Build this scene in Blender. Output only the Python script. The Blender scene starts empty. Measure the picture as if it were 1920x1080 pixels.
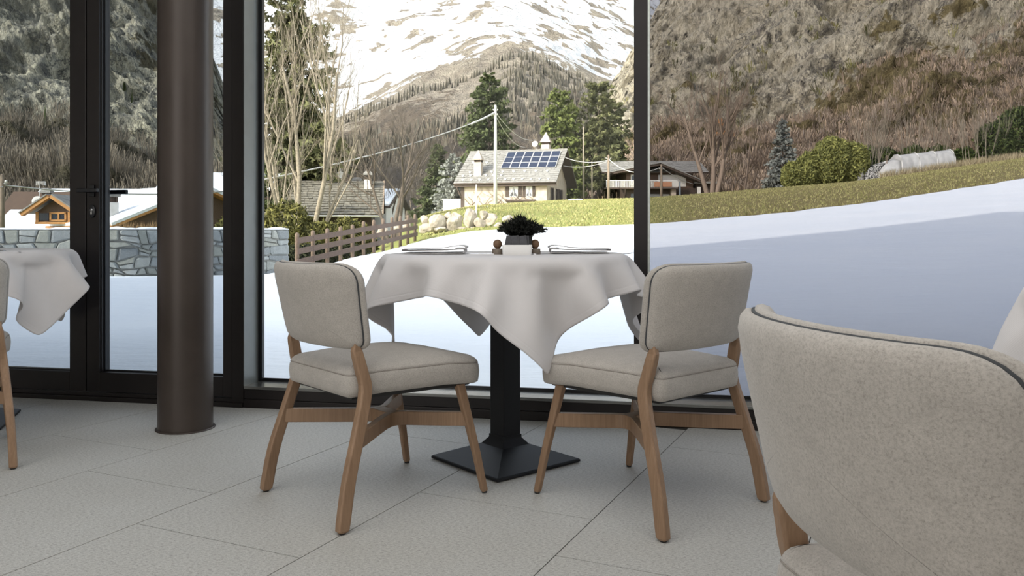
import bpy, bmesh, math, random
import numpy as np
from mathutils import Vector, Matrix

# ------------------------------------------------------------------ camera, sky, sun, added fill lamps, exposure
SC = bpy.context.scene
COL = SC.collection
FPX, HC, HOR = 1540.0, 0.85, 432.0        # focal length in px of a 1920 frame, camera height, horizon row
cam = bpy.data.cameras.new('camera')
cam.sensor_width = 36.0
cam.lens = 36.0 * FPX / 1920.0
cam.shift_y = -(540.0 - HOR) / 1920.0
cam.clip_start, cam.clip_end = 0.05, 20000
camo = bpy.data.objects.new('camera', cam)
camo.location = (0, 0, HC)
camo.rotation_euler = (math.pi / 2, 0, 0)
COL.objects.link(camo)
SC.camera = camo
SC.view_settings.view_transform = 'Standard'
SC.view_settings.look = 'None'
SC.view_settings.gamma = 1.0
SC.view_settings.use_curve_mapping = False
SC.view_settings.exposure = 0.0
SC.cycles.max_bounces = 8
SC.cycles.transparent_max_bounces = 24

SUN_EL, SUN_DIR = math.radians(31), Vector((-0.75, -0.66, 0)).normalized()   # towards the sun
world = bpy.data.worlds.new('world')
SC.world = world
world.use_nodes = True
wn = world.node_tree
wn.nodes.clear()
sky = wn.nodes.new('ShaderNodeTexSky')
sky.sky_type = 'NISHITA'
sky.sun_disc = False
sky.sun_elevation = SUN_EL
sky.sun_rotation = math.atan2(SUN_DIR.x, SUN_DIR.y)
sky.altitude = 1200
sky.air_density, sky.dust_density, sky.ozone_density = 1.0, 4.0, 1.0
hs = wn.nodes.new('ShaderNodeHueSaturation')
hs.inputs['Saturation'].default_value = 0.36
bg = wn.nodes.new('ShaderNodeBackground')
bg.inputs['Strength'].default_value = 0.60
wo = wn.nodes.new('ShaderNodeOutputWorld')
wn.links.new(sky.outputs[0], hs.inputs['Color'])
wn.links.new(hs.outputs[0], bg.inputs['Color'])
wn.links.new(bg.outputs[0], wo.inputs['Surface'])

sl = bpy.data.lights.new('sun', 'SUN')
sl.energy = 5.4
sl.color = (1.0, 0.93, 0.82)
sl.angle = math.radians(0.6)
so = bpy.data.objects.new('sun', sl)
so.rotation_euler = (SUN_DIR * math.cos(SUN_EL) + Vector((0, 0, math.sin(SUN_EL)))).to_track_quat('Z', 'Y').to_euler()
so.location = (-30, -30, 60)
COL.objects.link(so)

def area(name, loc, target, sx, sy, power, color=(1, 1, 1)):
    l = bpy.data.lights.new(name, 'AREA')
    l.shape = 'RECTANGLE'
    l.size, l.size_y, l.energy, l.color = sx, sy, power, color
    o = bpy.data.objects.new(name, l)
    o.location = loc
    o.rotation_euler = (Vector(loc) - Vector(target)).to_track_quat('Z', 'Y').to_euler()
    COL.objects.link(o)
    return o
area('rear_fill_light', (-2.0, -2.8, 1.6), (0.0, 3.0, 0.5), 5.0, 2.4, 98, (1.0, 0.975, 0.95))  # added unseen fill from behind left, brightens the chair backs
area('side_fill_light', (3.4, -1.2, 1.8), (0.2, 2.4, 0.3), 2.0, 1.8, 14, (1.0, 0.97, 0.93))  # weak added fill from the right, out of view
area('ceiling_fill_light', (-0.6, 1.2, 2.85), (-0.6, 1.2, 0), 4.0, 2.4, 54, (1.0, 0.985, 0.96))  # added overhead fill that lifts floor and table tops

# ------------------------------------------------------------------ helpers
def at(px, py, Y):
    return Vector(((px - 960) / FPX * Y, Y, HC + (HOR - py) / FPX * Y))

def tag(o, label=None, cat=None, group=None, kind=None):
    if label: o['label'] = label
    if cat: o['category'] = cat
    if group: o['group'] = group
    if kind: o['kind'] = kind
    return o

def empty(name, loc=(0, 0, 0), rz=0.0, label=None, cat=None, group=None, kind=None):
    o = bpy.data.objects.new(name, None)
    o.location = loc
    o.rotation_euler = (0, 0, rz)
    o.empty_display_size = 0.1
    COL.objects.link(o)
    return tag(o, label, cat, group, kind)

def copy_tree(o, parent=None):
    c = o.copy()
    COL.objects.link(c)
    if parent: c.parent = parent
    for ch in list(o.children):
        copy_tree(ch, c)
    return c

class MB:
    """collects simple shapes, then links them as one mesh object"""
    def __init__(s):
        s.v, s.f, s.sm = [], [], []
    def add(s, vs, fs, smooth=False):
        b = len(s.v)
        s.v += [tuple(p) for p in vs]
        s.f += [tuple(i + b for i in q) for q in fs]
        s.sm += [smooth] * len(fs)
    def box(s, x0, x1, y0, y1, z0, z1, M=None):
        vs = [Vector(p) for p in ((x0, y0, z0), (x1, y0, z0), (x1, y1, z0), (x0, y1, z0), (x0, y0, z1), (x1, y0, z1), (x1, y1, z1), (x0, y1, z1))]
        if M is not None: vs = [M @ p for p in vs]
        s.add(vs, [(0, 3, 2, 1), (4, 5, 6, 7), (0, 1, 5, 4), (1, 2, 6, 5), (2, 3, 7, 6), (3, 0, 4, 7)])
        return s
    def loft(s, rings, cap=True, smooth=True, closed=True):
        n = len(rings[0])
        vs = [p for r in rings for p in r]
        fs = []
        for i in range(len(rings) - 1):
            for k in range(n if closed else n - 1):
                k2 = (k + 1) % n
                fs.append((i * n + k, i * n + k2, (i + 1) * n + k2, (i + 1) * n + k))
        s.add(vs, fs, smooth)
        if cap:
            b = len(s.v) - len(vs)
            s.f.append(tuple(b + k for k in range(n))[::-1]); s.sm.append(False)
            s.f.append(tuple(b + (len(rings) - 1) * n + k for k in range(n))); s.sm.append(False)
        return s
    def tube(s, path, rad, n=8, cap=True, sx=1.0):
        path = [Vector(p) for p in path]
        if not hasattr(rad, '__len__'): rad = [rad] * len(path)
        rings = []
        for i, p in enumerate(path):
            d = (path[min(i + 1, len(path) - 1)] - path[max(i - 1, 0)]).normalized()
            up = Vector((0, 0, 1)) if abs(d.z) < 0.9 else Vector((0, 1, 0))
            a = d.cross(up).normalized(); b = d.cross(a).normalized()
            rings.append([p + (a * math.cos(2 * math.pi * k / n) * sx + b * math.sin(2 * math.pi * k / n)) * rad[i] for k in range(n)])
        return s.loft([r[::-1] for r in rings], cap)
    def lathe(s, prof, n=32, c=(0, 0, 0), cap=True):
        c = Vector(c)
        return s.loft([[c + Vector((r * math.cos(2 * math.pi * k / n), r * math.sin(2 * math.pi * k / n), z)) for k in range(n)] for r, z in prof], cap)
    def prism(s, poly, z0, z1, M=None):
        n = len(poly)
        vs = [Vector((x, y, z0)) for x, y in poly] + [Vector((x, y, z1)) for x, y in poly]
        if M is not None: vs = [M @ p for p in vs]
        s.add(vs, [tuple(range(n))[::-1], tuple(range(n, 2 * n))] + [(k, (k + 1) % n, n + (k + 1) % n, n + k) for k in range(n)])
        return s
    def build(s, name, mat, parent=None, bevel=0.0, seg=2, subsurf=0):
        me = bpy.data.meshes.new(name)
        me.from_pydata(s.v, [], s.f)
        me.polygons.foreach_set('use_smooth', s.sm)
        bm = bmesh.new(); bm.from_mesh(me)
        bmesh.ops.recalc_face_normals(bm, faces=bm.faces)
        bm.to_mesh(me); bm.free()
        me.materials.append(mat)
        o = bpy.data.objects.new(name, me)
        COL.objects.link(o)
        if parent: o.parent = parent
        if bevel:
            b = o.modifiers.new('bevel', 'BEVEL'); b.width = bevel; b.segments = seg; b.limit_method = 'ANGLE'; b.angle_limit = math.radians(35)
            b.harden_normals = False
        if subsurf:
            u = o.modifiers.new('sub', 'SUBSURF'); u.levels = u.render_levels = subsurf
        return o

def fast_mesh(name, V, F, mat, parent=None, smooth=False, attrs=None):
    """V (n,3), F (m,3 or 4) numpy"""
    me = bpy.data.meshes.new(name)
    k = F.shape[1]
    me.vertices.add(len(V)); me.vertices.foreach_set('co', np.ascontiguousarray(V, np.float32).ravel())
    me.loops.add(F.size); me.loops.foreach_set('vertex_index', np.ascontiguousarray(F, np.int32).ravel())
    me.polygons.add(len(F)); me.polygons.foreach_set('loop_start', np.arange(0, F.size, k, dtype=np.int32))
    me.update(calc_edges=True)
    if smooth: me.polygons.foreach_set('use_smooth', np.ones(len(F), bool))
    for an, av in (attrs or {}).items():
        a = me.attributes.new(an, 'FLOAT', 'POINT'); a.data.foreach_set('value', np.ascontiguousarray(av, np.float32).ravel())
    me.materials.append(mat)
    o = bpy.data.objects.new(name, me)
    COL.objects.link(o)
    if parent: o.parent = parent
    return o

# numpy gradient noise
_R = np.random.default_rng(7)
_PERM = np.concatenate([_R.permutation(256)] * 3)
_G = _R.normal(size=(256, 3)); _G /= np.linalg.norm(_G, axis=1)[:, None]
def pnoise(P):
    I = np.floor(P).astype(np.int64); f = P - I; I &= 255
    u = f * f * f * (f * (f * 6 - 15) + 10)
    def g(dx, dy, dz):
        h = _PERM[_PERM[_PERM[(I[..., 0] + dx) & 255] + ((I[..., 1] + dy) & 255)] + ((I[..., 2] + dz) & 255)]
        G = _G[h]
        return G[..., 0] * (f[..., 0] - dx) + G[..., 1] * (f[..., 1] - dy) + G[..., 2] * (f[..., 2] - dz)
    L = lambda a, b, t: a + (b - a) * t
    x00 = L(g(0, 0, 0), g(1, 0, 0), u[..., 0]); x10 = L(g(0, 1, 0), g(1, 1, 0), u[..., 0])
    x01 = L(g(0, 0, 1), g(1, 0, 1), u[..., 0]); x11 = L(g(0, 1, 1), g(1, 1, 1), u[..., 0])
    return L(L(x00, x10, u[..., 1]), L(x01, x11, u[..., 1]), u[..., 2])
def fbm(P, o=5, ridged=False, gain=0.5):
    a, s, t = 1.0, 0.0, 0.0
    for k in range(o):
        n = pnoise(P * 2.03 ** k + 17.3 * k)
        s = s + a * ((1 - 2.2 * np.abs(n)) if ridged else n * 1.6)
        t += a; a *= gain
    return s / t
def sstep(a, b, x):
    t = np.clip((x - a) / (b - a), 0, 1)
    return t * t * (3 - 2 * t)

# ------------------------------------------------------------------ materials
class Mat:
    def __init__(s, name):
        s.m = bpy.data.materials.new(name); s.m.use_nodes = True
        s.t = s.m.node_tree; s.p = s.t.nodes['Principled BSDF']; s.co = None
    def n(s, typ, **kw):
        nd = s.t.nodes.new('ShaderNode' + typ)
        for k, v in kw.items():
            if k in nd.inputs: nd.inputs[k].default_value = v
            else: setattr(nd, k, v)
        return nd
    def l(s, a, b): s.t.links.new(a, b); return s
    def coord(s, kind='Object', scale=(1, 1, 1), rot=(0, 0, 0)):
        c = s.n('TexCoord'); mp = s.n('Mapping')
        mp.inputs['Scale'].default_value = scale; mp.inputs['Rotation'].default_value = rot
        s.l(c.outputs[kind], mp.inputs[0]); return mp.outputs[0]
    def world(s, scale=(1, 1, 1), rot=(0, 0, 0)):
        g = s.n('NewGeometry'); mp = s.n('Mapping')
        mp.inputs['Scale'].default_value = scale; mp.inputs['Rotation'].default_value = rot
        s.l(g.outputs['Position'], mp.inputs[0]); return mp.outputs[0]
    def noise(s, vec, scale, detail=4, rough=0.55, dist=0.0):
        nd = s.n('TexNoise', Scale=scale, Detail=detail, Roughness=rough, Distortion=dist)
        s.l(vec, nd.inputs['Vector']); return nd.outputs['Fac']
    def ramp(s, fac, stops):
        r = s.n('ValToRGB'); e = r.color_ramp.elements
        while len(e) < len(stops): e.new(0.5)
        for i, (p, c) in enumerate(stops):
            e[i].position = p; e[i].color = (c, c, c, 1) if not hasattr(c, '__len__') else (*c, 1)
        s.l(fac, r.inputs[0]); return r.outputs[0]
    def mix(s, fac, a, b, mode='MIX'):
        m = s.n('Mix', data_type='RGBA', blend_type=mode)
        for sock, v in ((m.inputs[0], fac), (m.inputs[6], a), (m.inputs[7], b)):
            if hasattr(v, 'is_output'): s.l(v, sock)
            else: sock.default_value = v if not hasattr(v, '__len__') else (*v, 1)
        return m.outputs[2]
    def math(s, op, a, b=0.5):
        m = s.n('Math', operation=op)
        for sock, v in ((m.inputs[0], a), (m.inputs[1], b)):
            if hasattr(v, 'is_output'): s.l(v, sock)
            else: sock.default_value = v
        return m.outputs[0]
    def bump(s, h, strength=0.3, dist=0.01):
        b = s.n('Bump', Strength=strength, Distance=dist)
        s.l(h, b.inputs['Height']); s.l(b.outputs[0], s.p.inputs['Normal'])
    def set(s, color=None, rough=0.6, metal=0.0, spec=None, sheen=None):
        if color is not None:
            if hasattr(color, 'is_output'): s.l(color, s.p.inputs['Base Color'])
            else: s.p.inputs['Base Color'].default_value = (*color, 1)
        s.p.inputs['Roughness'].default_value = rough; s.p.inputs['Metallic'].default_value = metal
        if spec is not None: s.p.inputs['Specular IOR Level'].default_value = spec
        if sheen: s.p.inputs['Sheen Weight'].default_value = sheen; s.p.inputs['Sheen Roughness'].default_value = 0.5
        return s
    def attr(s, name):
        return s.n('Attribute', attribute_name=name).outputs['Fac']

def simple(name, c1, c2=None, scale=20, rough=0.6, metal=0.0, bump=0.0, spec=None, bdist=0.003, stretch=(1, 1, 1), detail=4):
    m = Mat(name)
    v = m.coord('Object', stretch)
    f = m.noise(v, scale, detail)
    c2 = c2 or tuple(x * 0.8 for x in c1)
    m.set(m.ramp(f, [(0.3, c2), (0.7, c1)]), rough, metal, spec)
    if bump: m.bump(f, bump, bdist)
    return m.m

# wool upholstery: melange of light and dark fibres
def fabric(name, a, b, c):
    m = Mat(name)
    v = m.coord('Object')
    f1 = m.noise(v, 1100, 2, 0.7); f2 = m.noise(v, 330, 4, 0.75); f3 = m.noise(v, 35, 3, 0.6)
    col = m.ramp(f2, [(0.33, c), (0.47, b), (0.6, a)])
    col = m.mix(m.ramp(f1, [(0.35, 0.0), (0.65, 0.55)]), col, a)
    col = m.mix(m.ramp(f3, [(0.3, 0.25), (0.7, 0.0)]), col, c)
    m.set(col, 0.95, 0, 0.2, 0.25)
    m.bump(f1, 0.35, 0.0012)
    return m.m
M_WOOL = fabric('wool_melange', (0.52, 0.485, 0.445), (0.42, 0.39, 0.355), (0.27, 0.25, 0.225))
M_PIPE = simple('dark_piping', (0.06, 0.065, 0.07), None, 200, 0.8)
def wood(name, a, b, rough=0.45):
    m = Mat(name)
    v = m.coord('Object', (60, 60, 3.0))
    f = m.noise(v, 1.0, 5, 0.6, 0.6)
    v2 = m.coord('Object', (300, 300, 9.0)); g = m.noise(v2, 1.0, 3, 0.6)
    col = m.ramp(f, [(0.3, b), (0.65, a)])
    col = m.mix(m.ramp(g, [(0.35, 0.3), (0.6, 0.0)]), col, tuple(x * 0.7 for x in b))
    m.set(col, rough, 0, 0.35); m.bump(g, 0.12, 0.001)
    return m.m
M_OAK = wood('oiled_beech', (0.33, 0.212, 0.132), (0.245, 0.152, 0.092))
M_OAKX = wood('oiled_beech_rail', (0.33, 0.212, 0.132), (0.245, 0.152, 0.092))
M_GLIDE = simple('black_plastic', (0.02, 0.02, 0.02), None, 30, 0.5)
M_BLACK = simple('black_powder_coat', (0.012, 0.013, 0.015), (0.009, 0.01, 0.012), 400, 0.5, 0.2, 0.1, 0.4, 0.0005)
M_FRAME = simple('dark_brown_aluminium', (0.022, 0.018, 0.017), (0.017, 0.014, 0.014), 8, 0.36, 0.35, 0.0, 0.5)
M_GASKET = simple('black_gasket', (0.008, 0.009, 0.011), None, 30, 0.35)
M_ALU = simple('bright_aluminium_edge', (0.62, 0.66, 0.62), None, 60, 0.35, 0.6)
def column_mat():
    m = Mat('bronze_lacquer')
    v = m.coord('Object')
    f = m.noise(v, 3.0, 5, 0.6); g = m.noise(v, 300, 3, 0.6)
    m.set(m.ramp(f, [(0.3, (0.045, 0.034, 0.028)), (0.7, (0.062, 0.047, 0.039))]), 0.38, 0.25, 0.5)
    m.l(m.ramp(f, [(0.3, 0.34), (0.7, 0.46)]), m.p.inputs['Roughness'])
    m.bump(g, 0.10, 0.001)
    return m.m
M_COLUMN = column_mat()
def tile_mat():
    m = Mat('flamed_granite_tile')
    v = m.world((1, 1, 1), (0, 0, math.radians(-25)))
    vs = m.world((1.0, 2.6, 1), (0, 0, math.radians(-25)))
    f = m.noise(vs, 95, 5, 0.8); g = m.noise(v, 300, 3, 0.7); h = m.noise(v, 1.4, 4, 0.6)
    col = m.ramp(f, [(0.36, (0.26, 0.255, 0.24)), (0.48, (0.51, 0.508, 0.485)), (0.62, (0.64, 0.635, 0.605))])
    col = m.mix(m.ramp(g, [(0.36, 0.45), (0.5, 0.0)]), col, (0.20, 0.195, 0.18))
    col = m.mix(m.ramp(h, [(0.35, 0.14), (0.65, 0.0)]), col, (0.3, 0.27, 0.22))
    m.set(col, 0.55, 0, 0.35)
    m.bump(m.math('ADD', f, g), 0.35, 0.0022)
    return m.m
M_TILE = tile_mat()
M_GROUT = simple('dark_grout', (0.05, 0.048, 0.043), None, 60, 0.9)
def glass(name, tint):
    m = Mat(name); m.t.nodes.remove(m.p)
    tr = m.n('BsdfTransparent'); tr.inputs[0].default_value = (*tint, 1)
    gl = m.n('BsdfGlossy'); gl.inputs['Roughness'].default_value = 0.02
    fr = m.n('Fresnel', IOR=1.16)
    mx = m.n('MixShader')
    m.l(fr.outputs[0], mx.inputs[0]); m.l(tr.outputs[0], mx.inputs[1]); m.l(gl.outputs[0], mx.inputs[2])
    m.l(mx.outputs[0], m.t.nodes['Material Output'].inputs[0])
    return m.m
M_GLASS_CLEAR = glass('clear_glass', (0.97, 0.985, 0.975))
M_GLASS_DOOR = glass('door_glass', (0.70, 0.73, 0.745))  # tint dims the view, a milder exposure step put into the glass
M_GLASS_TINT = glass('darkened_glass', (0.575, 0.58, 0.595))  # grey tint puts the darker exposure of this view into the pane
def linen(name, a, b):
    m = Mat(name)
    c = m.n('TexCoord').outputs['UV']
    mp = m.n('Mapping'); mp.inputs['Scale'].default_value = (1, 1, 1); m.l(c, mp.inputs[0])
    w1 = m.n('TexWave', Scale=95.0, Distortion=1.5, Detail=2.0); m.l(mp.outputs[0], w1.inputs[0])
    w2 = m.n('TexWave', Scale=95.0, Distortion=1.5, Detail=2.0, bands_direction='Y'); m.l(mp.outputs[0], w2.inputs[0])
    f = m.noise(mp.outputs[0], 12, 3)
    col = m.ramp(f, [(0.3, b), (0.7, a)])
    sx = m.n('SeparateXYZ'); m.l(c, sx.inputs[0])
    ed = m.math('MINIMUM', m.math('SUBTRACT', 0.5, m.math('ABSOLUTE', m.math('SUBTRACT', sx.outputs[0], 0.5), 0)),
                m.math('SUBTRACT', 0.5, m.math('ABSOLUTE', m.math('SUBTRACT', sx.outputs[1], 0.5), 0)))
    seam = m.ramp(ed, [(0.0, 1.0), (0.017, 1.0), (0.0195, 0.0), (0.022, 0.6)])
    m.set(col, 0.9, 0, 0.15, 0.3)
    hgt = m.math('ADD', m.math('MULTIPLY', m.math('ADD', w1.outputs[1], w2.outputs[1]), 0.12), seam)
    m.bump(hgt, 0.35, 0.0015)
    m.p.inputs['Subsurface Weight'].default_value = 0.0
    return m.m
M_LINEN = linen('grey_linen', (0.69, 0.665, 0.665), (0.66, 0.64, 0.64))
M_NAPKIN = simple('napkin_linen', (0.66, 0.64, 0.635), (0.60, 0.585, 0.58), 60, 0.9)
M_STEEL = simple('cutlery_steel', (0.65, 0.65, 0.66), None, 30, 0.2, 1.0)
M_CERAMIC = simple('white_ceramic', (0.90, 0.89, 0.87), (0.88, 0.87, 0.85), 10, 0.3)
M_SACHET = simple('grey_sachet_paper', (0.10, 0.10, 0.11), (0.06, 0.06, 0.065), 80, 0.7)
M_PLANT = simple('dark_sprigs', (0.010, 0.012, 0.007), (0.005, 0.006, 0.004), 60, 0.7)
M_WALNUT = wood('turned_walnut', (0.22, 0.13, 0.075), (0.13, 0.07, 0.04))
M_PLASTER = simple('cream_plaster', (0.72, 0.69, 0.64), (0.69, 0.66, 0.61), 4, 0.85)
M_CEIL = simple('white_ceiling_paint', (0.8, 0.79, 0.77), None, 4, 0.9)

# outdoors
def snow_mat():
    m = Mat('snow')
    v = m.world(); f = m.noise(v, 0.5, 6, 0.6); g = m.noise(m.world((1, 3, 1)), 1.4, 5, 0.65)
    m.set(m.ramp(f, [(0.3, (0.80, 0.83, 0.87)), (0.7, (0.86, 0.88, 0.90))]), 0.6, 0, 0.3)
    m.bump(m.math('ADD', f, m.math('MULTIPLY', g, 0.6)), 0.5, 0.12)
    return m.m
M_SNOW = snow_mat()
def grass_mat():
    m = Mat('winter_grass')
    v = m.world(); f = m.noise(v, 0.35, 5, 0.6); g = m.noise(v, 6, 5, 0.75); h = m.noise(v, 1.6, 4, 0.7)
    yellow = m.attr('lush')
    dry = m.ramp(g, [(0.3, (0.13, 0.115, 0.048)), (0.5, (0.245, 0.205, 0.088)), (0.7, (0.38, 0.31, 0.155))])
    lush = m.ramp(g, [(0.3, (0.16, 0.185, 0.04)), (0.5, (0.29, 0.315, 0.09)), (0.7, (0.42, 0.42, 0.16))])
    col = m.mix(yellow, dry, lush)
    col = m.mix(m.ramp(h, [(0.42, 0.0), (0.62, 0.45)]), col, (0.15, 0.11, 0.055))
    m.set(col, 0.95, 0, 0.1); m.bump(g, 0.8, 0.1)
    return m.m
M_GRASS = grass_mat()
def mountain_mat(name, sc, rockA, rockB, dark, vegA, vegB, strata=(0.5, 0.35, 0.6), crack=1.0, snowc=(0.88, 0.90, 0.93)):
    m = Mat(name)
    v = m.world((sc, sc, sc))
    vs = m.world((sc * 3.0, sc * 3.0, sc * 0.9), strata)      # tilted beds
    f = m.noise(v, 1.0, 9, 0.66, 0.4); g = m.noise(v, 5.0, 7, 0.7, 0.3); l = m.noise(v, 0.25, 5, 0.6); b = m.noise(vs, 1.0, 7, 0.7, 0.5)
    b2 = m.noise(vs, 3.2, 5, 0.7, 0.3)
    rock = m.ramp(b, [(0.30, dark), (0.40, rockB), (0.55, rockA)])
    rock = m.mix(m.ramp(g, [(0.34, 0.7), (0.47, 0.0)]), rock, rockB)
    thin = m.math('ABSOLUTE', m.math('SUBTRACT', b2, 0.5), 0)
    rock = m.mix(m.ramp(thin, [(0.0, 0.9 * crack), (0.026, 0.0)]), rock, dark)
    thin2 = m.math('ABSOLUTE', m.math('SUBTRACT', f, 0.5), 0)
    rock = m.mix(m.ramp(thin2, [(0.0, 0.95 * crack), (0.022, 0.0)]), rock, dark)
    rock = m.mix(m.ramp(l, [(0.38, 0.5), (0.56, 0.0)]), rock, rockB)
    veg = m.ramp(g, [(0.35, vegB), (0.62, vegA)])
    nz = m.math('MULTIPLY', m.math('SUBTRACT', m.math('ADD', f, g), 1.0), 1.1)
    mv = m.ramp(m.math('ADD', m.attr('veg'), nz), [(0.46, 0.0), (0.54, 1.0)])
    col = m.mix(mv, rock, veg)
    ms = m.ramp(m.math('ADD', m.attr('snow'), m.math('MULTIPLY', m.math('SUBTRACT', m.math('ADD', g, b), 1.0), 0.8)), [(0.47, 0.0), (0.53, 1.0)])
    col = m.mix(ms, col, snowc)
    m.set(col, 0.95, 0, 0.08)
    hh = m.math('ADD', m.math('ADD', f, b), m.math('MULTIPLY', m.math('ADD', g, b2), 0.3))
    m.bump(hh, 1.0, 0.55 / sc)
    return m.m
M_CLIFF_R = mountain_mat('limestone_cliff', 0.055, (0.74, 0.66, 0.50), (0.55, 0.48, 0.36), (0.16, 0.145, 0.13), (0.32, 0.26, 0.13), (0.18, 0.145, 0.08))
M_CLIFF_L = mountain_mat('grey_cliff', 0.065, (0.78, 0.72, 0.53), (0.34, 0.325, 0.27), (0.08, 0.085, 0.09), (0.22, 0.19, 0.12), (0.11, 0.10, 0.07), (0.4, -0.5, 0.2))
M_MASSIF = mountain_mat('snowy_massif', 0.009, (0.50, 0.44, 0.35), (0.36, 0.31, 0.25), (0.17, 0.155, 0.14), (0.23, 0.185, 0.14), (0.12, 0.105, 0.09), (0.2, 0.5, 0.2), 0.5, (0.92, 0.93, 0.95))
def leaf(name, a, b, rough=0.8):
    m = Mat(name)
    r = m.attr('tint')
    m.set(m.ramp(r, [(0.0, b), (1.0, a)]), rough, 0, 0.15)
    return m.m
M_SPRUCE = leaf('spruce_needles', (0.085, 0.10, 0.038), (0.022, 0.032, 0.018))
M_FIR = leaf('olive_fir_needles', (0.15, 0.17, 0.05), (0.035, 0.048, 0.02))  # olive green, lighter than the spruce needles
M_PINE = leaf('dull_pine_needles', (0.13, 0.13, 0.055), (0.045, 0.05, 0.028))
M_BLUESPR = leaf('grey_blue_needles', (0.30, 0.31, 0.27), (0.10, 0.105, 0.10))
M_THUJA = leaf('yellow_green_sprays', (0.34, 0.335, 0.105), (0.10, 0.11, 0.04))
M_DKHEDGE = leaf('dark_hedge_leaves', (0.10, 0.13, 0.035), (0.02, 0.03, 0.015))
M_SHRUB = leaf('olive_shrub_leaves', (0.20, 0.185, 0.055), (0.045, 0.045, 0.02))
M_TWIGS = leaf('brown_twigs', (0.40, 0.295, 0.205), (0.20, 0.16, 0.13))
M_LARCH = leaf('leafless_larches', (0.24, 0.195, 0.14), (0.11, 0.095, 0.075))
M_DARKFOR = leaf('far_conifers', (0.14, 0.125, 0.095), (0.08, 0.075, 0.062))
M_REED = leaf('dry_grass_stems', (0.42, 0.28, 0.14), (0.25, 0.15, 0.07))
M_BARK = simple('pale_grey_bark', (0.33, 0.28, 0.21), (0.17, 0.14, 0.10), 9, 0.9)
M_BARKD = simple('dark_bark', (0.13, 0.10, 0.075), (0.07, 0.055, 0.04), 6, 0.9)
M_BARKB = simple('warm_brown_bark', (0.27, 0.20, 0.145), (0.16, 0.115, 0.085), 6, 0.9)
def stone_mat(name, cols):
    m = Mat(name)
    oi = m.n('ObjectInfo').outputs['Random']
    v = m.world(); f = m.noise(v, 9, 6, 0.7); g = m.noise(v, 60, 3, 0.7)
    k = len(cols)
    col = m.ramp(oi, [(i / (k - 1), c) for i, c in enumerate(cols)])
    col = m.mix(m.ramp(f, [(0.3, 0.45), (0.7, 0.0)]), col, (0.12, 0.125, 0.12))
    col = m.mix(m.ramp(g, [(0.5, 0.0), (0.75, 0.4)]), col, (0.55, 0.56, 0.56))
    m.set(col, 0.85, 0, 0.25); m.bump(m.math('ADD', f, m.math('MULTIPLY', g, 0.3)), 0.6, 0.03)
    return m.m
M_STONE = stone_mat('grey_green_stone', [(0.27, 0.285, 0.28), (0.36, 0.375, 0.36), (0.21, 0.225, 0.23), (0.42, 0.43, 0.41), (0.33, 0.33, 0.28), (0.24, 0.25, 0.23)])
M_MORTAR = simple('recessed_mortar', (0.33, 0.325, 0.30), (0.24, 0.235, 0.215), 12, 0.95)  # the mortar's own grey, set back behind the stones
M_BOULDER = simple('pale_boulder', (0.52, 0.45, 0.36), (0.24, 0.20, 0.155), 3.2, 0.9, 0, 0.7, None, 0.1, (1, 1, 1), 7)
M_FENCE = simple('brown_fence_wood', (0.13, 0.085, 0.062), (0.085, 0.055, 0.042), 5, 0.85, 0, 0.3, None, 0.01, (1, 1, 6))
M_POST = simple('weathered_post_wood', (0.27, 0.21, 0.15), (0.16, 0.12, 0.09), 6, 0.9)
M_POLEW = simple('whitewashed_concrete_pole', (0.68, 0.65, 0.60), (0.55, 0.52, 0.47), 3, 0.8)
M_WIRE = simple('pale_cable', (0.55, 0.53, 0.50), None, 5, 0.6)
M_HWALL = simple('cream_rubble_plaster', (0.58, 0.48, 0.38), (0.34, 0.27, 0.205), 1.6, 0.9, 0, 0.5, None, 0.1, (1, 1, 1), 8)
M_HWHITE = simple('white_render', (0.70, 0.66, 0.60), (0.62, 0.58, 0.52), 1, 0.9)
M_SLATE = simple('grey_stone_slates', (0.30, 0.285, 0.255), (0.165, 0.155, 0.14), 3.5, 0.85, 0, 0.5, None, 0.1, (1, 1, 1), 6)
M_SLATED = simple('mossy_dark_slates', (0.22, 0.20, 0.155), (0.09, 0.082, 0.065), 4.5, 0.9, 0, 0.5, None, 0.1, (1, 1, 1), 6)
M_TIMBER = simple('dark_timber', (0.075, 0.05, 0.036), (0.045, 0.03, 0.022), 4, 0.8)
M_LARCHW = simple('honey_larch_timber', (0.52, 0.26, 0.085), (0.38, 0.17, 0.05), 5, 0.7)
M_BROWNW = simple('brown_board_wall', (0.13, 0.08, 0.05), (0.085, 0.052, 0.034), 6, 0.85)
M_WINGL = simple('dark_window_glass', (0.03, 0.035, 0.045), None, 5, 0.15)
M_CURTAIN = simple('white_curtain', (0.72, 0.70, 0.66), (0.6, 0.58, 0.55), 8, 0.9)
M_SOLAR = simple('solar_cell', (0.022, 0.032, 0.062), (0.016, 0.022, 0.045), 12, 0.22, 0.2)
M_SNOWP = simple('packed_snow', (0.86, 0.88, 0.90), (0.80, 0.82, 0.85), 3, 0.7, 0, 0.3, None, 0.05)
M_CRANE = simple('orange_crane_paint', (0.75, 0.30, 0.06), (0.65, 0.25, 0.05), 5, 0.5)
M_TARP = simple('translucent_white_film', (0.55, 0.54, 0.51), (0.38, 0.37, 0.35), 1.2, 0.4, 0, 0.4, None, 0.1)
M_GABION = simple('speckled_stone_fill', (0.80, 0.78, 0.74), (0.14, 0.135, 0.13), 4, 0.9, 0, 0.6, None, 0.1, (1, 1, 1), 2)
M_EARTH = simple('valley_floor', (0.12, 0.10, 0.07), (0.07, 0.06, 0.045), 0.3, 0.95)
M_OAKG = wood('grey_oak_block', (0.24, 0.20, 0.16), (0.16, 0.13, 0.105))
M_SEAM = simple('wool_seam', (0.33, 0.30, 0.27), None, 200, 0.95)
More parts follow.
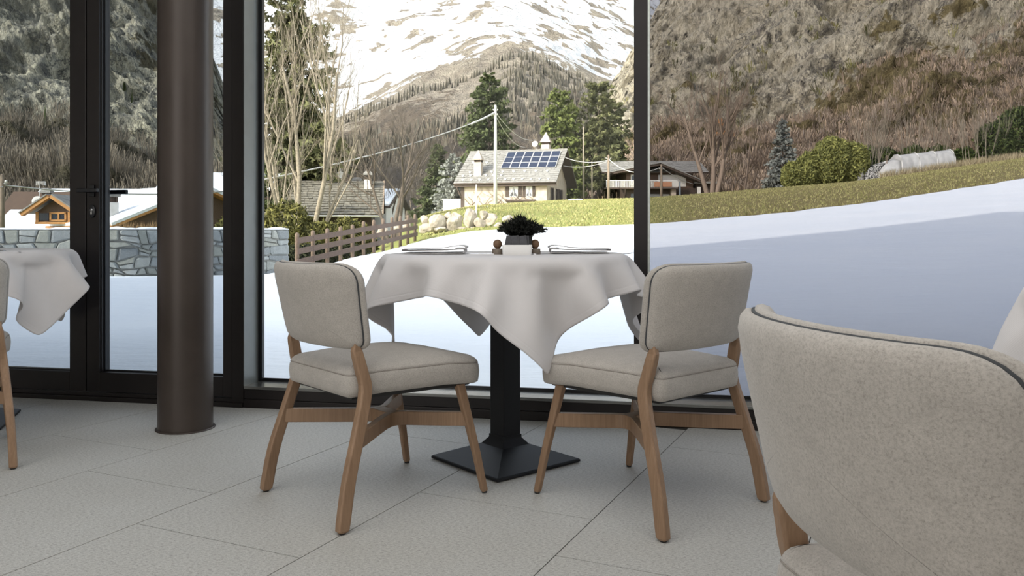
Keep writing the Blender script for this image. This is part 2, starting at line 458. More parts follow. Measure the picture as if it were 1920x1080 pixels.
M_JAMB = simple('window_lit_grey', (0.20, 0.215, 0.21), (0.18, 0.19, 0.19), 12, 0.35, 0.3)  # lighter grey carries the window light on the post's inner face
M_SILL = simple('satin_sill_metal', (0.30, 0.30, 0.285), None, 12, 0.22, 0.75)
M_REED2 = leaf('turf_blades', (0.42, 0.37, 0.17), (0.20, 0.20, 0.07))
M_GARAGE = simple('grey_garage_door', (0.42, 0.41, 0.39), None, 3, 0.6)
M_DOWNPIPE = simple('blue_grey_pipe', (0.22, 0.25, 0.28), None, 3, 0.5)
M_TERRA = simple('terracotta_board', (0.42, 0.20, 0.11), None, 3, 0.8)
M_LOWHEDGE = leaf('near_black_hedge_leaves', (0.045, 0.05, 0.022), (0.010, 0.012, 0.008))
M_POSTB = simple('brown_fence_post', (0.17, 0.12, 0.085), (0.10, 0.07, 0.05), 6, 0.85)
M_VERGE = simple('pale_brown_verge', (0.30, 0.22, 0.15), None, 6, 0.85)
M_STUBBLE = leaf('pale_stubble', (0.42, 0.36, 0.22), (0.26, 0.20, 0.12))
# ------------------------------------------------------------------ room shell
# facade frame: a runs right along the glass wall, n outward
W0 = Vector((-1.348, 3.955, 0)); WANG = math.atan2(-0.198, 1.0)
EA = Vector((math.cos(WANG), math.sin(WANG), 0)); EN = Vector((-math.sin(WANG), math.cos(WANG), 0))
def fa(px, d=0.0):
    """distance along the facade at which a plane d behind its face is crossed by the sight line of column px"""
    k = (px - 960) / FPX
    o = W0 + EN * d
    return (k * o.y - o.x) / (EA.x - k * EA.y)
FR_L, FR_R = -2.75, 4.6
R_L, R_R, R_B, R_H = -5.2, 3.9, -3.0, 3.0
def facade_y(x): return W0.y + (x - W0.x) * math.tan(WANG)

# floor tiles, each one a piece on the bed
d1 = Vector((0.422, 0.9066)).normalized(); d2 = Vector((-d1.y, d1.x))
floor = MB().prism([(R_L, R_B), (R_R, R_B), (R_R, facade_y(R_R) + .02), (R_L, facade_y(R_L) + .02)], -0.12, -0.0022).build('floor', M_GROUT)
tag(floor, kind='structure')
def clip_poly(poly, nx, ny, c):
    out = []
    for i in range(len(poly)):
        p, q = poly[i], poly[(i + 1) % len(poly)]
        dp, dq = p[0] * nx + p[1] * ny - c, q[0] * nx + q[1] * ny - c
        if dp <= 0: out.append(p)
        if dp * dq < 0:
            t = dp / (dp - dq); out.append((p[0] + (q[0] - p[0]) * t, p[1] + (q[1] - p[1]) * t))
    return out
TW, TL, GAP = 0.594, 1.19, 0.0016
offs = {0: 0.805, 1: 1.10, 2: 0.51}
for k in range(-9, 14):
    t0 = 0.21 + TW * k
    so_ = offs[k % 3] if k not in (3,) else 0.81
    for j in range(-6, 8):
        s0 = so_ + TL * j
        poly = []
        for s_, t_ in ((s0 + GAP, t0 + GAP), (s0 + TL - GAP, t0 + GAP), (s0 + TL - GAP, t0 + TW - GAP), (s0 + GAP, t0 + TW - GAP)):
            p = d1 * s_ + d2 * t_; poly.append((p.x, p.y))
        poly = clip_poly(poly, -1, 0, -(R_L + .003)); 
        if len(poly) > 2: poly = clip_poly(poly, 1, 0, R_R - .003)
        if len(poly) > 2: poly = clip_poly(poly, 0, -1, -(R_B + .003))
        if len(poly) > 2: poly = clip_poly(poly, EN.x, EN.y, W0.x * EN.x + W0.y * EN.y - .003)
        if len(poly) > 2:
            ar = abs(sum(poly[i][0] * poly[(i + 1) % len(poly)][1] - poly[(i + 1) % len(poly)][0] * poly[i][1] for i in range(len(poly)))) / 2
            if ar > 0.004:
                MB().prism(poly, -0.002, 0.0).build('tile', M_TILE, floor)

c = MB().prism([(R_L - .2, R_B - .2), (R_R + .2, R_B - .2), (R_R + .2, facade_y(R_R) + .35), (R_L - .2, facade_y(R_L) + .35)], R_H, R_H + .3).build('ceiling', M_CEIL)
tag(c, kind='structure')
tag(MB().box(R_L - .2, R_L, R_B - .2, facade_y(R_L) + .2, -.1, R_H).build('wall_left', M_PLASTER), kind='structure')
tag(MB().box(R_R, R_R + .2, R_B - .2, facade_y(R_R), -.1, R_H).build('wall_right', M_PLASTER), kind='structure')
tag(MB().box(R_L, R_R, R_B - .2, R_B, -.1, R_H).build('wall_back', M_PLASTER), kind='structure')

MF = Matrix.Translation(W0) @ Matrix.Rotation(WANG, 4, 'Z')
def fbox(name, a0, a1, n0, n1, z0, z1, mat, parent, bevel=0.002):
    """box given in facade coordinates, parented to a facade root"""
    return MB().box(a0, a1, n0, n1, z0, z1).build(name, mat, parent, bevel)
def froot(name):
    o = empty(name, W0, WANG); o['kind'] = 'structure'; return o

aL = fa(4, 0) - 1.25                       # far end of the left leaf
a_seam = fa(161.5, 0); a_end = fa(418, 0); a_post0 = fa(436, 0); a_post1 = fa(456.5, 0)
TOP = 2.92
# door_1: left leaf, door_2: right leaf
door1 = froot('door_1')
g0, g1 = aL + .11, fa(130.5, 0)
fbox('stile', g1, a_seam - .003, 0, .07, .045, TOP, M_FRAME, door1)
fbox('stile', aL, g0, 0, .07, .045, TOP, M_FRAME, door1)
fbox('bottom_rail', g0, g1, 0, .07, .045, .141, M_FRAME, door1)
fbox('top_rail', g0, g1, 0, .07, TOP - .1, TOP, M_FRAME, door1)
fbox('glass_pane', g0, g1, .032, .038, .141, TOP - .1, M_GLASS_DOOR, door1, 0)
gz = fbox('glazing_gasket', g1 - .006, g1, .022, .05, .141, TOP - .1, M_GASKET, door1, 0)
fbox('glazing_gasket', g0, g1, .022, .05, .141, .148, M_GASKET, door1, 0)
door2 = froot('door_2')
g0, g1 = fa(186, 0), fa(418, 0)
fbox('stile', a_seam + .003, g0, 0, .08, .045, TOP, M_FRAME, door2)
fbox('stile', g1, a_post0 - .002, 0, .08, .045, TOP, M_FRAME, door2)
fbox('bottom_rail', g0, g1, 0, .08, .045, .142, M_FRAME, door2)
fbox('top_rail', g0, g1, 0, .08, TOP - .1, TOP, M_FRAME, door2)
fbox('glass_pane', g0, g1, .052, .058, .142, TOP - .1, M_GLASS_DOOR, door2, 0)
fbox('glazing_gasket', g0, g0 + .012, .030, .052, .142, TOP - .1, M_GASKET, door2, 0)
fbox('glazing_bead', g0, g0 + .005, .012, .028, .142, TOP - .1, M_ALU if False else M_FRAME, door2, 0)
fbox('glazing_gasket', g0, g1, .040, .052, .142, .150, M_GASKET, door2, 0)
# lever handles on the lock stile
hz = HC + (HOR - 357.5) / FPX * 4.08
h0 = fa(166, -.03)
hd = empty('handle', (h0, 0, hz)); hd.parent = door2
MB().box(-.014, .014, -.012, 0.0005, -.03, .03).build('rose', M_GASKET, hd, .003)
MB().tube([(0, -.01, 0), (0, -.05, 0)], .010, 12).build('neck', M_GASKET, hd)
lm = MB(); lm.box(-.045, .07, -.062, -.044, -.0095, .0095); lm.build('lever', M_GASKET, hd, .004)
ho = empty('outer_handle', (h0, 0, hz)); ho.parent = door2
MB().box(-.016, .016, .08, .088, -.1, .03).build('rose', M_GASKET, ho, .002)
MB().tube([(0, .085, 0), (0, .135, 0)], .010, 12).build('neck', M_GASKET, ho)
MB().box(-.01, fa(238, .13) - h0, .125, .142, -.0115, .0115).build('lever', M_GASKET, ho, .004)
ez = HC + (HOR - 396) / FPX * 4.08
es = empty('lock_escutcheon', (h0, 0, ez)); es.parent = door2
MB().lathe([(.0001, 0), (.019, 0), (.019, .007), (.017, .009), (.0001, .009)], 24).build('escutcheon_plate', M_GASKET, es).matrix_local = Matrix.Rotation(math.pi / 2, 4, 'X') @ Matrix.Scale(1.7, 4, (0, 1, 0))
kc = MB(); kc.lathe([(.0001, .008), (.0075, .008), (.0075, .0115), (.0001, .0115)], 16, (0, .006, 0)); kc.box(-.0042, .0042, -.016, .004, .008, .0115)
kc.build('key_cylinder', M_STEEL, es).matrix_local = Matrix.Rotation(math.pi / 2, 4, 'X')
# threshold and frame above the doors
tag(door1, kind='structure'); tag(door2, kind='structure')
th = froot('trim_1')
fbox('threshold_profile', aL - .1, a_post1, -.012, .10, 0, .022, M_FRAME, th, .002)
fbox('threshold_track', aL - .1, a_post1, .002, .09, .022, .041, M_FRAME, th, .002)
fbox('head_profile', aL - .1, FR_R, -.005, .2, TOP + .003, R_H, M_FRAME, th, .002)
fbox('wall_panel', -5.2, aL - .1, 0, .12, 0, R_H, M_FRAME, th, .002)
# post between door and fixed glazing
po = froot('trim_2')
fbox('post', a_post0, a_post1, -.004, .185, 0, TOP, M_FRAME, po, .002)
# window_1: fixed pane in the middle; window_2: right pane
SILL = .102; GD = .165
m0 = fa(1188.5, GD - .05); m1 = fa(1214.5, GD - .05)
w1 = froot('window_1')
fbox('jamb_face', a_post1, a_post1 + .004, .0, GD - .03, SILL, TOP, M_JAMB, w1, 0)
fbox('jamb_gasket', a_post1, a_post1 + .024, GD - .03, GD - .004, SILL, TOP, M_GASKET, w1, .001)
fbox('bottom_gasket', a_post1 + .02, m0, GD - .014, GD - .004, SILL, SILL + .014, M_GASKET, w1, .001)
fbox('glass_pane', a_post1, m0 + .01, GD, GD + .006, SILL - .02, TOP, M_GLASS_CLEAR, w1, 0)
w2 = froot('window_2')
fbox('glass_pane', m1 - .01, FR_R, GD, GD + .006, SILL - .02, TOP, M_GLASS_TINT, w2, 0)
fbox('bottom_gasket', m1, FR_R, GD - .014, GD - .004, SILL, SILL + .014, M_GASKET, w2, .001)
fbox('spacer_strip', m1, m1 + .009, GD - .052, GD - .002, SILL, TOP, M_ALU, w2, 0)
mu = froot('trim_3')
fbox('mullion', m0, m1, GD - .05, GD + .03, SILL, TOP, M_FRAME, mu, .002)
si = froot('trim_4')
fbox('sill_board', a_post1, FR_R, 0, GD + .03, SILL - .014, SILL, M_SILL, si, .002)
fbox('sill_face', a_post1, FR_R, 0.004, GD, .041, SILL - .014, M_FRAME, si, .002)
fbox('sill_foot', a_post1, FR_R, -.004, GD, 0, .041, M_FRAME, si, .003)

# steel column
cx, cy = -1.405, 3.535
colo = empty('round_column', (cx, cy, 0), 0, 'tall round bronze-brown steel column standing in front of the glass doors', 'column')
MB().lathe([(.112, .004), (.112, R_H)], 96, cap=False).build('shaft', M_COLUMN, colo)
MB().lathe([(.1, 0), (.122, 0), (.122, .0035), (.114, .006), (.1, .006)], 96, cap=False).build('base_ring', M_COLUMN, colo)

# ------------------------------------------------------------------ chairs
def rounded_poly(corners, rads, seg=8):
    """corners CCW list of (x,y); returns list of points with rounded corners"""
    out = []
    n = len(corners)
    for i in range(n):
        p0, p1, p2 = (Vector(corners[(i + k) % n]) for k in (-1, 0, 1))
        a, b = (p0 - p1).normalized(), (p2 - p1).normalized()
        r = rads[i] if hasattr(rads, '__len__') else rads
        ang = a.angle(b); d = r / math.tan(ang / 2)
        s, e = p1 + a * d, p1 + b * d
        for k in range(seg + 1):
            t = k / seg
            out.append(tuple((s * (1 - t) ** 2 + p1 * 2 * t * (1 - t) + e * t * t)))
    return out
def resample(poly, n):
    P = [Vector(p) for p in poly]; P.append(P[0])
    L = [0]
    for a, b in zip(P, P[1:]): L.append(L[-1] + (b - a).length)
    out = []; j = 0
    for k in range(n):
        d = L[-1] * k / n
        while L[j + 1] < d: j += 1
        out.append(P[j].lerp(P[j + 1], (d - L[j]) / max(1e-9, L[j + 1] - L[j])))
    return out
def inset(poly, d):
    n = len(poly); out = []
    for i in range(n):
        t = (poly[(i + 1) % n] - poly[i - 1]).normalized()
        out.append(poly[i] + Vector((-t.y, t.x)) * d)
    return out

BZ0, BZ1 = 0.505, 0.752
def back_map(x, z, dep):
    """backrest space -> chair space; dep grows towards the sitter"""
    tz = (z - BZ0) / (BZ1 - BZ0)
    bow = -0.082 * (1 - (abs(x) / 0.236) ** 2.2)
    y = -0.172 - 0.046 * tz + bow * (0.78 + 0.22 * tz) + dep
    return Vector((x, y, z))
def backrest(parent):
    ol = resample(rounded_poly([(-.222, BZ0), (.222, BZ0), (.236, BZ1), (-.236, BZ1)], [.035, .035, .055, .055]), 112)
    # rings: (inset, depth) from the outer shell centre round the edge to the inner shell centre
    shell = [(.157, -.0205), (.14, -.0205), (.125, -.0205), (.11, -.0205), (.095, -.0205), (.08, -.0203), (.065, -.020), (.05, -.0195), (.022, -.017), (.008, -.011), (.001, -.003), (.0, .004), (.003, .0075)]
    pad = [(.003, .0085), (-.003, .012), (-.0045, .020), (-.001, .029), (.009, .036), (.03, .040), (.05, .0415), (.065, .042), (.08, .0423), (.095, .0426), (.11, .043), (.125, .043), (.14, .043), (.157, .043)]
    ctr = Vector((0, (BZ0 + BZ1) / 2))
    def rings(prof):
        R = []
        for ins, dep in prof:
            if ins > .045:
                f = 1 - ins / .124 if ins < .12 else 0.04
                base = inset(ol, .03)
                s = max(0.05, 1 - (ins - .03) / (.135))
                pts = []
                for p in base:
                    q = Vector((p.x, p.y - ctr.y)); e = 1 / math.sqrt((q.x / .205) ** 2 + (q.y / .094) ** 2)
                    pts.append(ctr + (q.lerp(q * e, min(1, (1 - s) * 1.3))) * s)
            else: pts = inset(ol, ins)
            R.append([back_map(p.x, p.y, dep) for p in pts])
        return R
    b = MB(); b.loft(rings(shell), True); b.loft(rings(pad), True)
    bo = b.build('backrest', M_WOOL, parent)
    pp = [back_map(p.x, p.y, .008) for p in inset(ol, .0015)]
    pp.append(pp[0]); pp.append(pp[1])
    MB().tube(pp, .0026, 6, False).build('piping', M_PIPE, bo)
    return bo
def seat(parent):
    ol = resample(rounded_poly([(-.196, -.215), (.196, -.215), (.232, .262), (-.232, .262)], [.03, .03, .05, .05], 10), 112)
    ol = [Vector((p.x * (1 + .02 * math.sin(math.pi * max(0, min(1, (p.y + .21) / .47)))), p.y + (0.012 * (1 - (p.x / .23) ** 2) if p.y > .2 else 0))) for p in ol]
    prof = [(.06, .366), (.012, .366), (.003, .371), (.0, .384), (-.002, .405), (.0, .424), (.003, .431), (.0045, .4325), (.003, .4345), (.006, .440), (.014, .447), (.032, .455), (.06, .462), (.10, .468), (.15, .472), (.19, .473)]
    ctr = Vector((0, .02)); R = []
    for ins, z in prof:
        if ins > .035:
            s = max(.03, 1 - (ins - .02) / .2)
            pts = []
            for p in inset(ol, .02):
                q = p - ctr; e = 1 / math.sqrt((q.x / .20) ** 2 + (q.y / .225) ** 2)
                pts.append(ctr + q.lerp(q * e, min(1, (1 - s) * 1.3)) * s)
        else: pts = inset(ol, ins)
        R.append([Vector((p.x, p.y, z - .010 * max(0, (p.y - .12) / .14) - .004 * max(0, -(p.y + .1) / .1))) for p in pts])
    s = MB(); s.loft(R, True)
    so2 = s.build('seat', M_WOOL, parent)
    sp = [Vector((p.x, p.y, .4325 - .010 * max(0, (p.y - .12) / .14) - .004 * max(0, -(p.y + .1) / .1))) for p in inset(ol, .0035)]
    sp += sp[:2]
    MB().tube(sp, .0017, 5, False).build('seam', M_SEAM, so2)
    MB().prism([(p.x, p.y) for p in inset(ol, .03)], .352, .367).build('seat_frame', M_GLIDE, so2)
def leg_loft(pts, parent, name='leg'):
    """pts: (centre, half width along x, half width along y)"""
    R = []
    for c_, hx, hy in pts:
        c_ = Vector(c_); ch = min(hx, hy) * .32
        R.append([c_ + Vector(q) for q in ((-hx, -hy + ch, 0), (-hx + ch, -hy, 0), (hx - ch, -hy, 0), (hx, -hy + ch, 0), (hx, hy - ch, 0), (hx - ch, hy, 0), (-hx + ch, hy, 0), (-hx, hy - ch, 0))])
    m = MB(); m.loft(R, True, False)
    return m.build(name, M_OAK, parent, .002, 2)
def bez(P, n):
    P = [Vector(p) for p in P]; out = []
    for i in range(len(P) - 1):
        p0 = P[max(i - 1, 0)]; p1 = P[i]; p2 = P[i + 1]; p3 = P[min(i + 2, len(P) - 1)]
        for k in range(n):
            t = k / n
            out.append(0.5 * ((2 * p1) + (p2 - p0) * t + (2 * p0 - 5 * p1 + 4 * p2 - p3) * t * t + (3 * p1 - p0 - 3 * p2 + p3) * t ** 3))
    out.append(P[-1]); return out
def make_chair(label, loc, heading, group=None):
    """heading: angle of the chair's forward (+y local) from world +x"""
    root = empty('dining_chair', loc, heading - math.pi / 2, label, 'chair', group)
    backrest(root); seat(root)
    for s in (-1, 1):
        # rear leg: splayed foot, forward-most at the seat, leaning back into the backrest
        path = bez([(s * .250, -.262, .010), (s * .243, -.238, .14), (s * .229, -.196, .28), (s * .216, -.168, .385), (s * .210, -.177, .44), (s * .204, -.190, .50), (s * .200, -.197, .56)], 4)
        pts = []
        for i, p in enumerate(path):
            t = p.z
            w = np.interp(t, [0, .02, .28, .38, .45, .50, .515, .6], [.017, .0195, .019, .0185, .0180, .0165, .009, .006])
            if t > .51: w *= 1
            pts.append((p, .0135 if t < .5 else .010, float(w)))
        # rounded foot end
        q = path[0]
        pts = [((q.x, q.y, .004), .0105, .012)] + pts
        leg_loft(pts, root)
        MB().lathe([(.0001, 0), (.0095, 0), (.0095, .006), (.0001, .006)], 16, (q.x, q.y, 0)).build('glide', M_GLIDE, root)
        fp = [(s * .226, .268, .004, .009), (s * .225, .266, .012, .0115), (s * .215, .243, .13, .013), (s * .204, .215, .25, .0145), (s * .194, .190, .358, .016)]
        leg_loft([((x, y, z), w * .8, w) for x, y, z, w in fp], root)
        MB().lathe([(.0001, 0), (.009, 0), (.009, .006), (.0001, .006)], 16, (s * .226, .268, 0)).build('glide', M_GLIDE, root)
    # stretcher: two bowed rails meeting in the middle
    st = MB(); Z0, Z1 = .222, .266
    for s in (-1, 1):
        path = [(s * .229, -.203), (s * .168, -.130), (s * .105, -.055), (s * .055, .012), (s * .052, .058), (s * .098, .108), (s * .155, .165), (s * .204, .218)]
        c_ = [Vector((p.x, p.y)) for p in bez([(a, b, 0) for a, b in path], 5)]
        L, Rr = [], []
        for i, p in enumerate(c_):
            d = (c_[min(i + 1, len(c_) - 1)] - c_[max(i - 1, 0)]).normalized(); nn = Vector((-d.y, d.x)) * .0115
            L.append(p + nn); Rr.append(p - nn)
        rings = [[Vector((a.x, a.y, Z0)), Vector((b.x, b.y, Z0)), Vector((b.x, b.y, Z1)), Vector((a.x, a.y, Z1))] for a, b in zip(L, Rr)]
        st.loft(rings, True, False)
    st.box(-.052, .052, .012, .058, Z0 + .0005, Z1 - .0005)
    st.build('stretcher', M_OAKX, root, .0015, 1)
    return root
chA = make_chair('beige wool dining chair with bentwood-style legs, left of the round table seen whole', (-.440, 2.660, 0), math.radians(40.8), None)
def place_copy(src, loc, heading, label):
    c_ = copy_tree(src); c_.location = loc; c_.rotation_euler = (0, 0, heading - math.pi / 2); c_['label'] = label; return c_
chB = place_copy(chA, (.428, 2.606, 0), math.radians(131.3), 'beige wool dining chair right of the central round table, its back turned to us')
chC = place_copy(chA, (.579, .905, 0), math.radians(9.0), 'large beige wool chair in the near right foreground, cut off by the frame')
chD = place_copy(chA, (-2.126, 3.031, 0), math.radians(120.0), 'beige wool chair at the left frame edge, mostly its one wooden rear leg showing')
for o, g in ((chA, 1), (chB, 1), (chC, 1), (chD, 1)): o['group'] = 'beige wool dining chairs'
chA['label'] = 'beige wool dining chair with oak-brown legs left of the central round table'

# ------------------------------------------------------------------ tables
# the linen is dropped over a round top by the cloth solver and kept as plain geometry
CN = 44
def drape(side, stiff, frames):
    m_ = MB(); n = CN + 1; rr = random.Random(11)
    vs = [Vector(((i / CN - .5) * side, (j / CN - .5) * side, .02 + .0015 * math.sin(9 * (i / CN - .5) * side + rr.random() * .3) * math.cos(7 * (j / CN - .5) * side))) for j in range(n) for i in range(n)]
    m_.add(vs, [(j * n + i, j * n + i + 1, (j + 1) * n + i + 1, (j + 1) * n + i) for j in range(CN) for i in range(CN)])
    c_ = m_.build('linen_sheet', M_LINEN)
    t_ = MB().lathe([(.38, -.03), (.432, -.03), (.44, -.022), (.44, -.008), (.437, -.003), (.43, 0), (.0001, 0)], 96).build('solver_top', M_LINEN)
    t_.modifiers.new('collision', 'COLLISION')
    t_.collision.thickness_outer = .006; t_.collision.cloth_friction = 30; t_.collision.damping = .9
    md = c_.modifiers.new('cloth', 'CLOTH'); s = md.settings
    s.quality = 5; s.mass = .25; s.tension_stiffness = s.compression_stiffness = 40; s.shear_stiffness = 12; s.bending_stiffness = stiff
    s.tension_damping = s.compression_damping = 15; s.shear_damping = 10; s.bending_damping = 1.0; s.air_damping = 2
    md.collision_settings.distance_min = .006; md.point_cache.frame_end = frames
    SC.frame_end = frames
    for f_ in range(1, frames + 1): SC.frame_set(f_)
    ev = c_.evaluated_get(bpy.context.evaluated_depsgraph_get()).to_mesh()
    co = np.empty(len(ev.vertices) * 3, np.float32); ev.vertices.foreach_get('co', co)
    for o in (c_, t_): bpy.data.objects.remove(o, do_unlink=True)
    SC.frame_set(1)
    return co.reshape(-1, 3).astype(float)
CLOTH = drape(1.15, 8.0, 90)
def pedestal_table(label, loc, rz, plate_rz=0.0):
    r = empty('pedestal_table', loc, rz, label, 'table', 'round pedestal tables under cloths')
    MB().lathe([(.0001, .718), (.41, .718), (.436, .722), (.44, .730), (.44, .742), (.437, .7465), (.43, .749), (.0001, .749)], 96).build('tabletop', M_PLASTER, r)
    h, p, q = .196, .040, .043
    pm = MB().box(-p, p, -p, p, .05, .716); pm.build('post', M_BLACK, r, .003).rotation_euler = (0, 0, plate_rz)
    b = MB()
    R = [[Vector((s * sx, s * sy, z)) for sx, sy in ((-1, -1), (1, -1), (1, 1), (-1, 1))] for s, z in ((h, .003), (h, .011), (h - .004, .014), (q + .02, .064), (q, .088), (q, .10))]
    b.loft(R, True, False); b.build('base_plate', M_BLACK, r, .0015).rotation_euler = (0, 0, plate_rz)
    MB().box(-.13, .13, -.13, .13, .690, .718).build('mounting_plate', M_BLACK, r, .002).rotation_euler = (0, 0, plate_rz)
    for sx in (-1, 1):
        for sy in (-1, 1):
            MB().lathe([(.0001, 0), (.012, 0), (.012, .004), (.0001, .004)], 12, (sx * .165, sy * .165, 0)).build('foot_pad', M_GLIDE, r).rotation_euler = (0, 0, plate_rz)
    return r
def cloth(label, loc, rz, flip=False, warp=None):
    V = CLOTH.reshape(-1, 3).copy()
    if flip: V[:, 0] *= -1
    if warp: V = warp(V)
    n = CN + 1
    F = np.array([(j * n + i, j * n + i + 1, (j + 1) * n + i + 1, (j + 1) * n + i) for j in range(n - 1) for i in range(n - 1)])
    if flip: F = F[:, ::-1]
    o = fast_mesh('tablecloth', V, F, M_LINEN, None, True)
    uv = o.data.uv_layers.new(name='UVMap')
    gu = np.array([(i / (n - 1), j / (n - 1)) for j in range(n) for i in range(n)])
    uv.data.foreach_set('uv', gu[F.ravel()].astype(np.float32).ravel())
    o.location = loc; o.rotation_euler = (0, 0, rz)
    sb = o.modifiers.new('sub', 'SUBSURF'); sb.levels = 1; sb.render_levels = 2
    sd = o.modifiers.new('thick', 'SOLIDIFY'); sd.thickness = .0012; sd.offset = 1
    return tag(o, label, 'tablecloth', 'grey linen tablecloths')
def flare(amount, k0):
    """corners lifted outward as stiff linen does"""
    def f(V):
        r = np.hypot(V[:, 0], V[:, 1]); th = np.arctan2(V[:, 1], V[:, 0])
        drop = np.clip(-V[:, 2] - .02, 0, 1)
        wav = .055 * drop * (np.sin(11 * th + .7) + .6 * np.sin(17 * th + 2.1)) * sstep(.02, .12, drop)
        push = wav / np.maximum(drop, 1e-3) + sum(a * np.exp(-((np.angle(np.exp(1j * (th - math.radians(d)))) / math.radians(w)) ** 2)) for d, w, a in amount)
        rr = r + drop * push
        V[:, 0] *= rr / np.maximum(r, 1e-6); V[:, 1] *= rr / np.maximum(r, 1e-6)
        return V
    return f
T1 = Vector((-.025, 3.035, 0))
pedestal_table('round table on a black square pedestal in the middle of the picture', T1, math.radians(45 - 5))
cloth('pale grey linen cloth draped over the central round table', T1 + Vector((0, 0, .7515)), math.radians(-76 + 45), False, flare([(45, 22, .35), (-45, 20, .15), (135, 22, .2), (-135, 20, .15), (20, 14, .3)], 0))
T2 = Vector((-2.42, 3.60, 0))
pedestal_table('round table on a black pedestal cut off by the left frame edge', T2, math.radians(20))
cloth('pale grey linen cloth with hanging corners on the table at the left edge', T2 + Vector((0, 0, .7515)), math.radians(-22 + 45), True, flare([(-45, 24, .55), (45, 20, .3), (135, 20, .1)], 0))
T3 = Vector((1.30, 1.235, 0))
pedestal_table('round table at the right frame edge, hidden beneath its cloth', T3, math.radians(12))
cloth('pale grey linen cloth, a sliver beyond the foreground chair at the right edge', T3 + Vector((0, 0, .7515)), math.radians(30), False, flare([(-135, 26, .35), (135, 26, .2)], 0))

# ------------------------------------------------------------------ things on the tables
TZ = .7605
def ribbon(name, path, th, depth, mat, parent=None, skew=0.0):
    """folded strip: path in x-z, extruded along y"""
    P = [Vector((x, z)) for x, z in path]; L, R = [], []
    for i, p in enumerate(P):
        d = (P[min(i + 1, len(P) - 1)] - P[max(i - 1, 0)]).normalized(); n_ = Vector((-d.y, d.x)) * th / 2
        L.append(p + n_); R.append(p - n_)
    poly = L + R[::-1]
    m = MB(); n = len(P)
    rings = []
    for y in (-depth / 2, -depth / 2 + .01, 0, depth / 2 - .01, depth / 2):
        rings.append([Vector((p.x + skew * y, y, p.y + .0006 * math.sin(40 * p.x + 60 * y))) for p in poly])
    N = len(poly)
    vs = [p for r in rings for p in r]; fs = []
    for i in range(len(rings) - 1):
        for k in range(N):
            fs.append((i * N + k, i * N + (k + 1) % N, (i + 1) * N + (k + 1) % N, (i + 1) * N + k))
    for e, sgn in ((0, 1), (len(rings) - 1, -1)):
        for i in range(n - 1):
            q = (e * N + i, e * N + i + 1, e * N + N - 2 - i, e * N + N - 1 - i); fs.append(q if sgn > 0 else q[::-1])
    m.add(vs, fs, True)
    return m.build(name, mat, parent)
def uturn(x, z0, z1, sgn, k=6):
    c_, r = (z0 + z1) / 2, abs(z1 - z0) / 2
    return [(x + sgn * r * math.sin(math.pi * t / k), c_ + (z0 - c_) * math.cos(math.pi * t / k)) for t in range(k + 1)]
def napkin(label, loc, rz, flip=1):
    p = [(-.105, .003), (.02, .002)] + uturn(.105, .0025, .011, 1) + [(.05, .0095), (-.06, .0078)] + uturn(-.112, .0078, .0115, -1) + [(-.05, .0118), (.03, .0142), (.075, .0185), (.096, .0195), (.110, .0178), (.1155, .0145), (.110, .0118), (.094, .0128), (.078, .0135)]
    p = [(flip * x, z * 1.6) for x, z in p]
    o = ribbon('napkin', p, .0026, .13, M_NAPKIN, None, .1)
    o.location = loc; o.rotation_euler = (0, 0, rz)
    return tag(o, label, 'napkin', 'folded linen napkins')
napkin('folded grey napkin with rolled end on the left half of the central table', (T1.x - .255, T1.y - .02, TZ + .0035), math.radians(4))
napkin('folded grey napkin lying on the right half of the central table', (T1.x + .275, T1.y + .03, TZ + .0035), math.radians(186))
def fork(label, loc, rz):
    r = empty('fork', loc, rz, label, 'fork', 'forks beside the napkins')
    MB().loft([[Vector((x, w * s, z + h * t)) for s, t in ((-1, 0), (1, 0), (1, 1), (-1, 1))] for x, w, z, h in ((-.10, .006, .001, .0022), (-.06, .005, .001, .0024), (0, .0028, .003, .0022), (.03, .003, .004, .002), (.042, .010, .003, .0018), (.06, .012, .001, .0018))], True, False).build('handle', M_STEEL, r)
    for k in range(4):
        y = -.0095 + k * .0063
        MB().loft([[Vector((x, y + w * s, z + .0016 * t)) for s, t in ((-1, 0), (1, 0), (1, 1), (-1, 1))] for x, w, z in ((.058, .0022, .001), (.08, .0018, .0015), (.1, .001, .005))], True, False).build('tine', M_STEEL, r)
    return r
def knife(label, loc, rz):
    r = empty('knife', loc, rz, label, 'knife', 'knives beside the napkins')
    MB().loft([[Vector((x, w * s, .0005 + h * t)) for s, t in ((-1, .1), (-.5, 0), (.5, 0), (1, .1), (1, .9), (.5, 1), (-.5, 1), (-1, .9))] for x, w, h in ((-.11, .0075, .007), (-.06, .007, .0065), (-.01, .0055, .006), (.0, .0055, .004))], True, False).build('handle', M_STEEL, r)
    MB().loft([[Vector((x, y0, .001)), Vector((x, y1, .0016)), Vector((x, y0, .0028))] for x, y0, y1 in ((0, -.006, .006), (.03, -.009, .009), (.09, -.009, .009), (.112, -.006, .001))], True, False).build('blade', M_STEEL, r)
    return r
knife('steel knife lying right of the left napkin on the central table', (T1.x - .135, T1.y - .075, TZ), math.radians(172))
fork('steel fork peeping out left of the left napkin on the central table', (T1.x - .365, T1.y + .03, TZ), math.radians(196))
knife('steel knife beside the white box, left of the right napkin', (T1.x + .125, T1.y - .02, TZ), math.radians(-12 + 90))
fork('steel fork right of the folded napkin near the right rim', (T1.x + .385, T1.y + .02, TZ), math.radians(20))
knife('steel knife near the right rim of the left table', (T2.x + .30, T2.y - .16, TZ), math.radians(-30))
napkin('folded napkin on the left table, cut by the frame edge', (T2.x + .12, T2.y - .15, TZ + .0035), math.radians(-20))

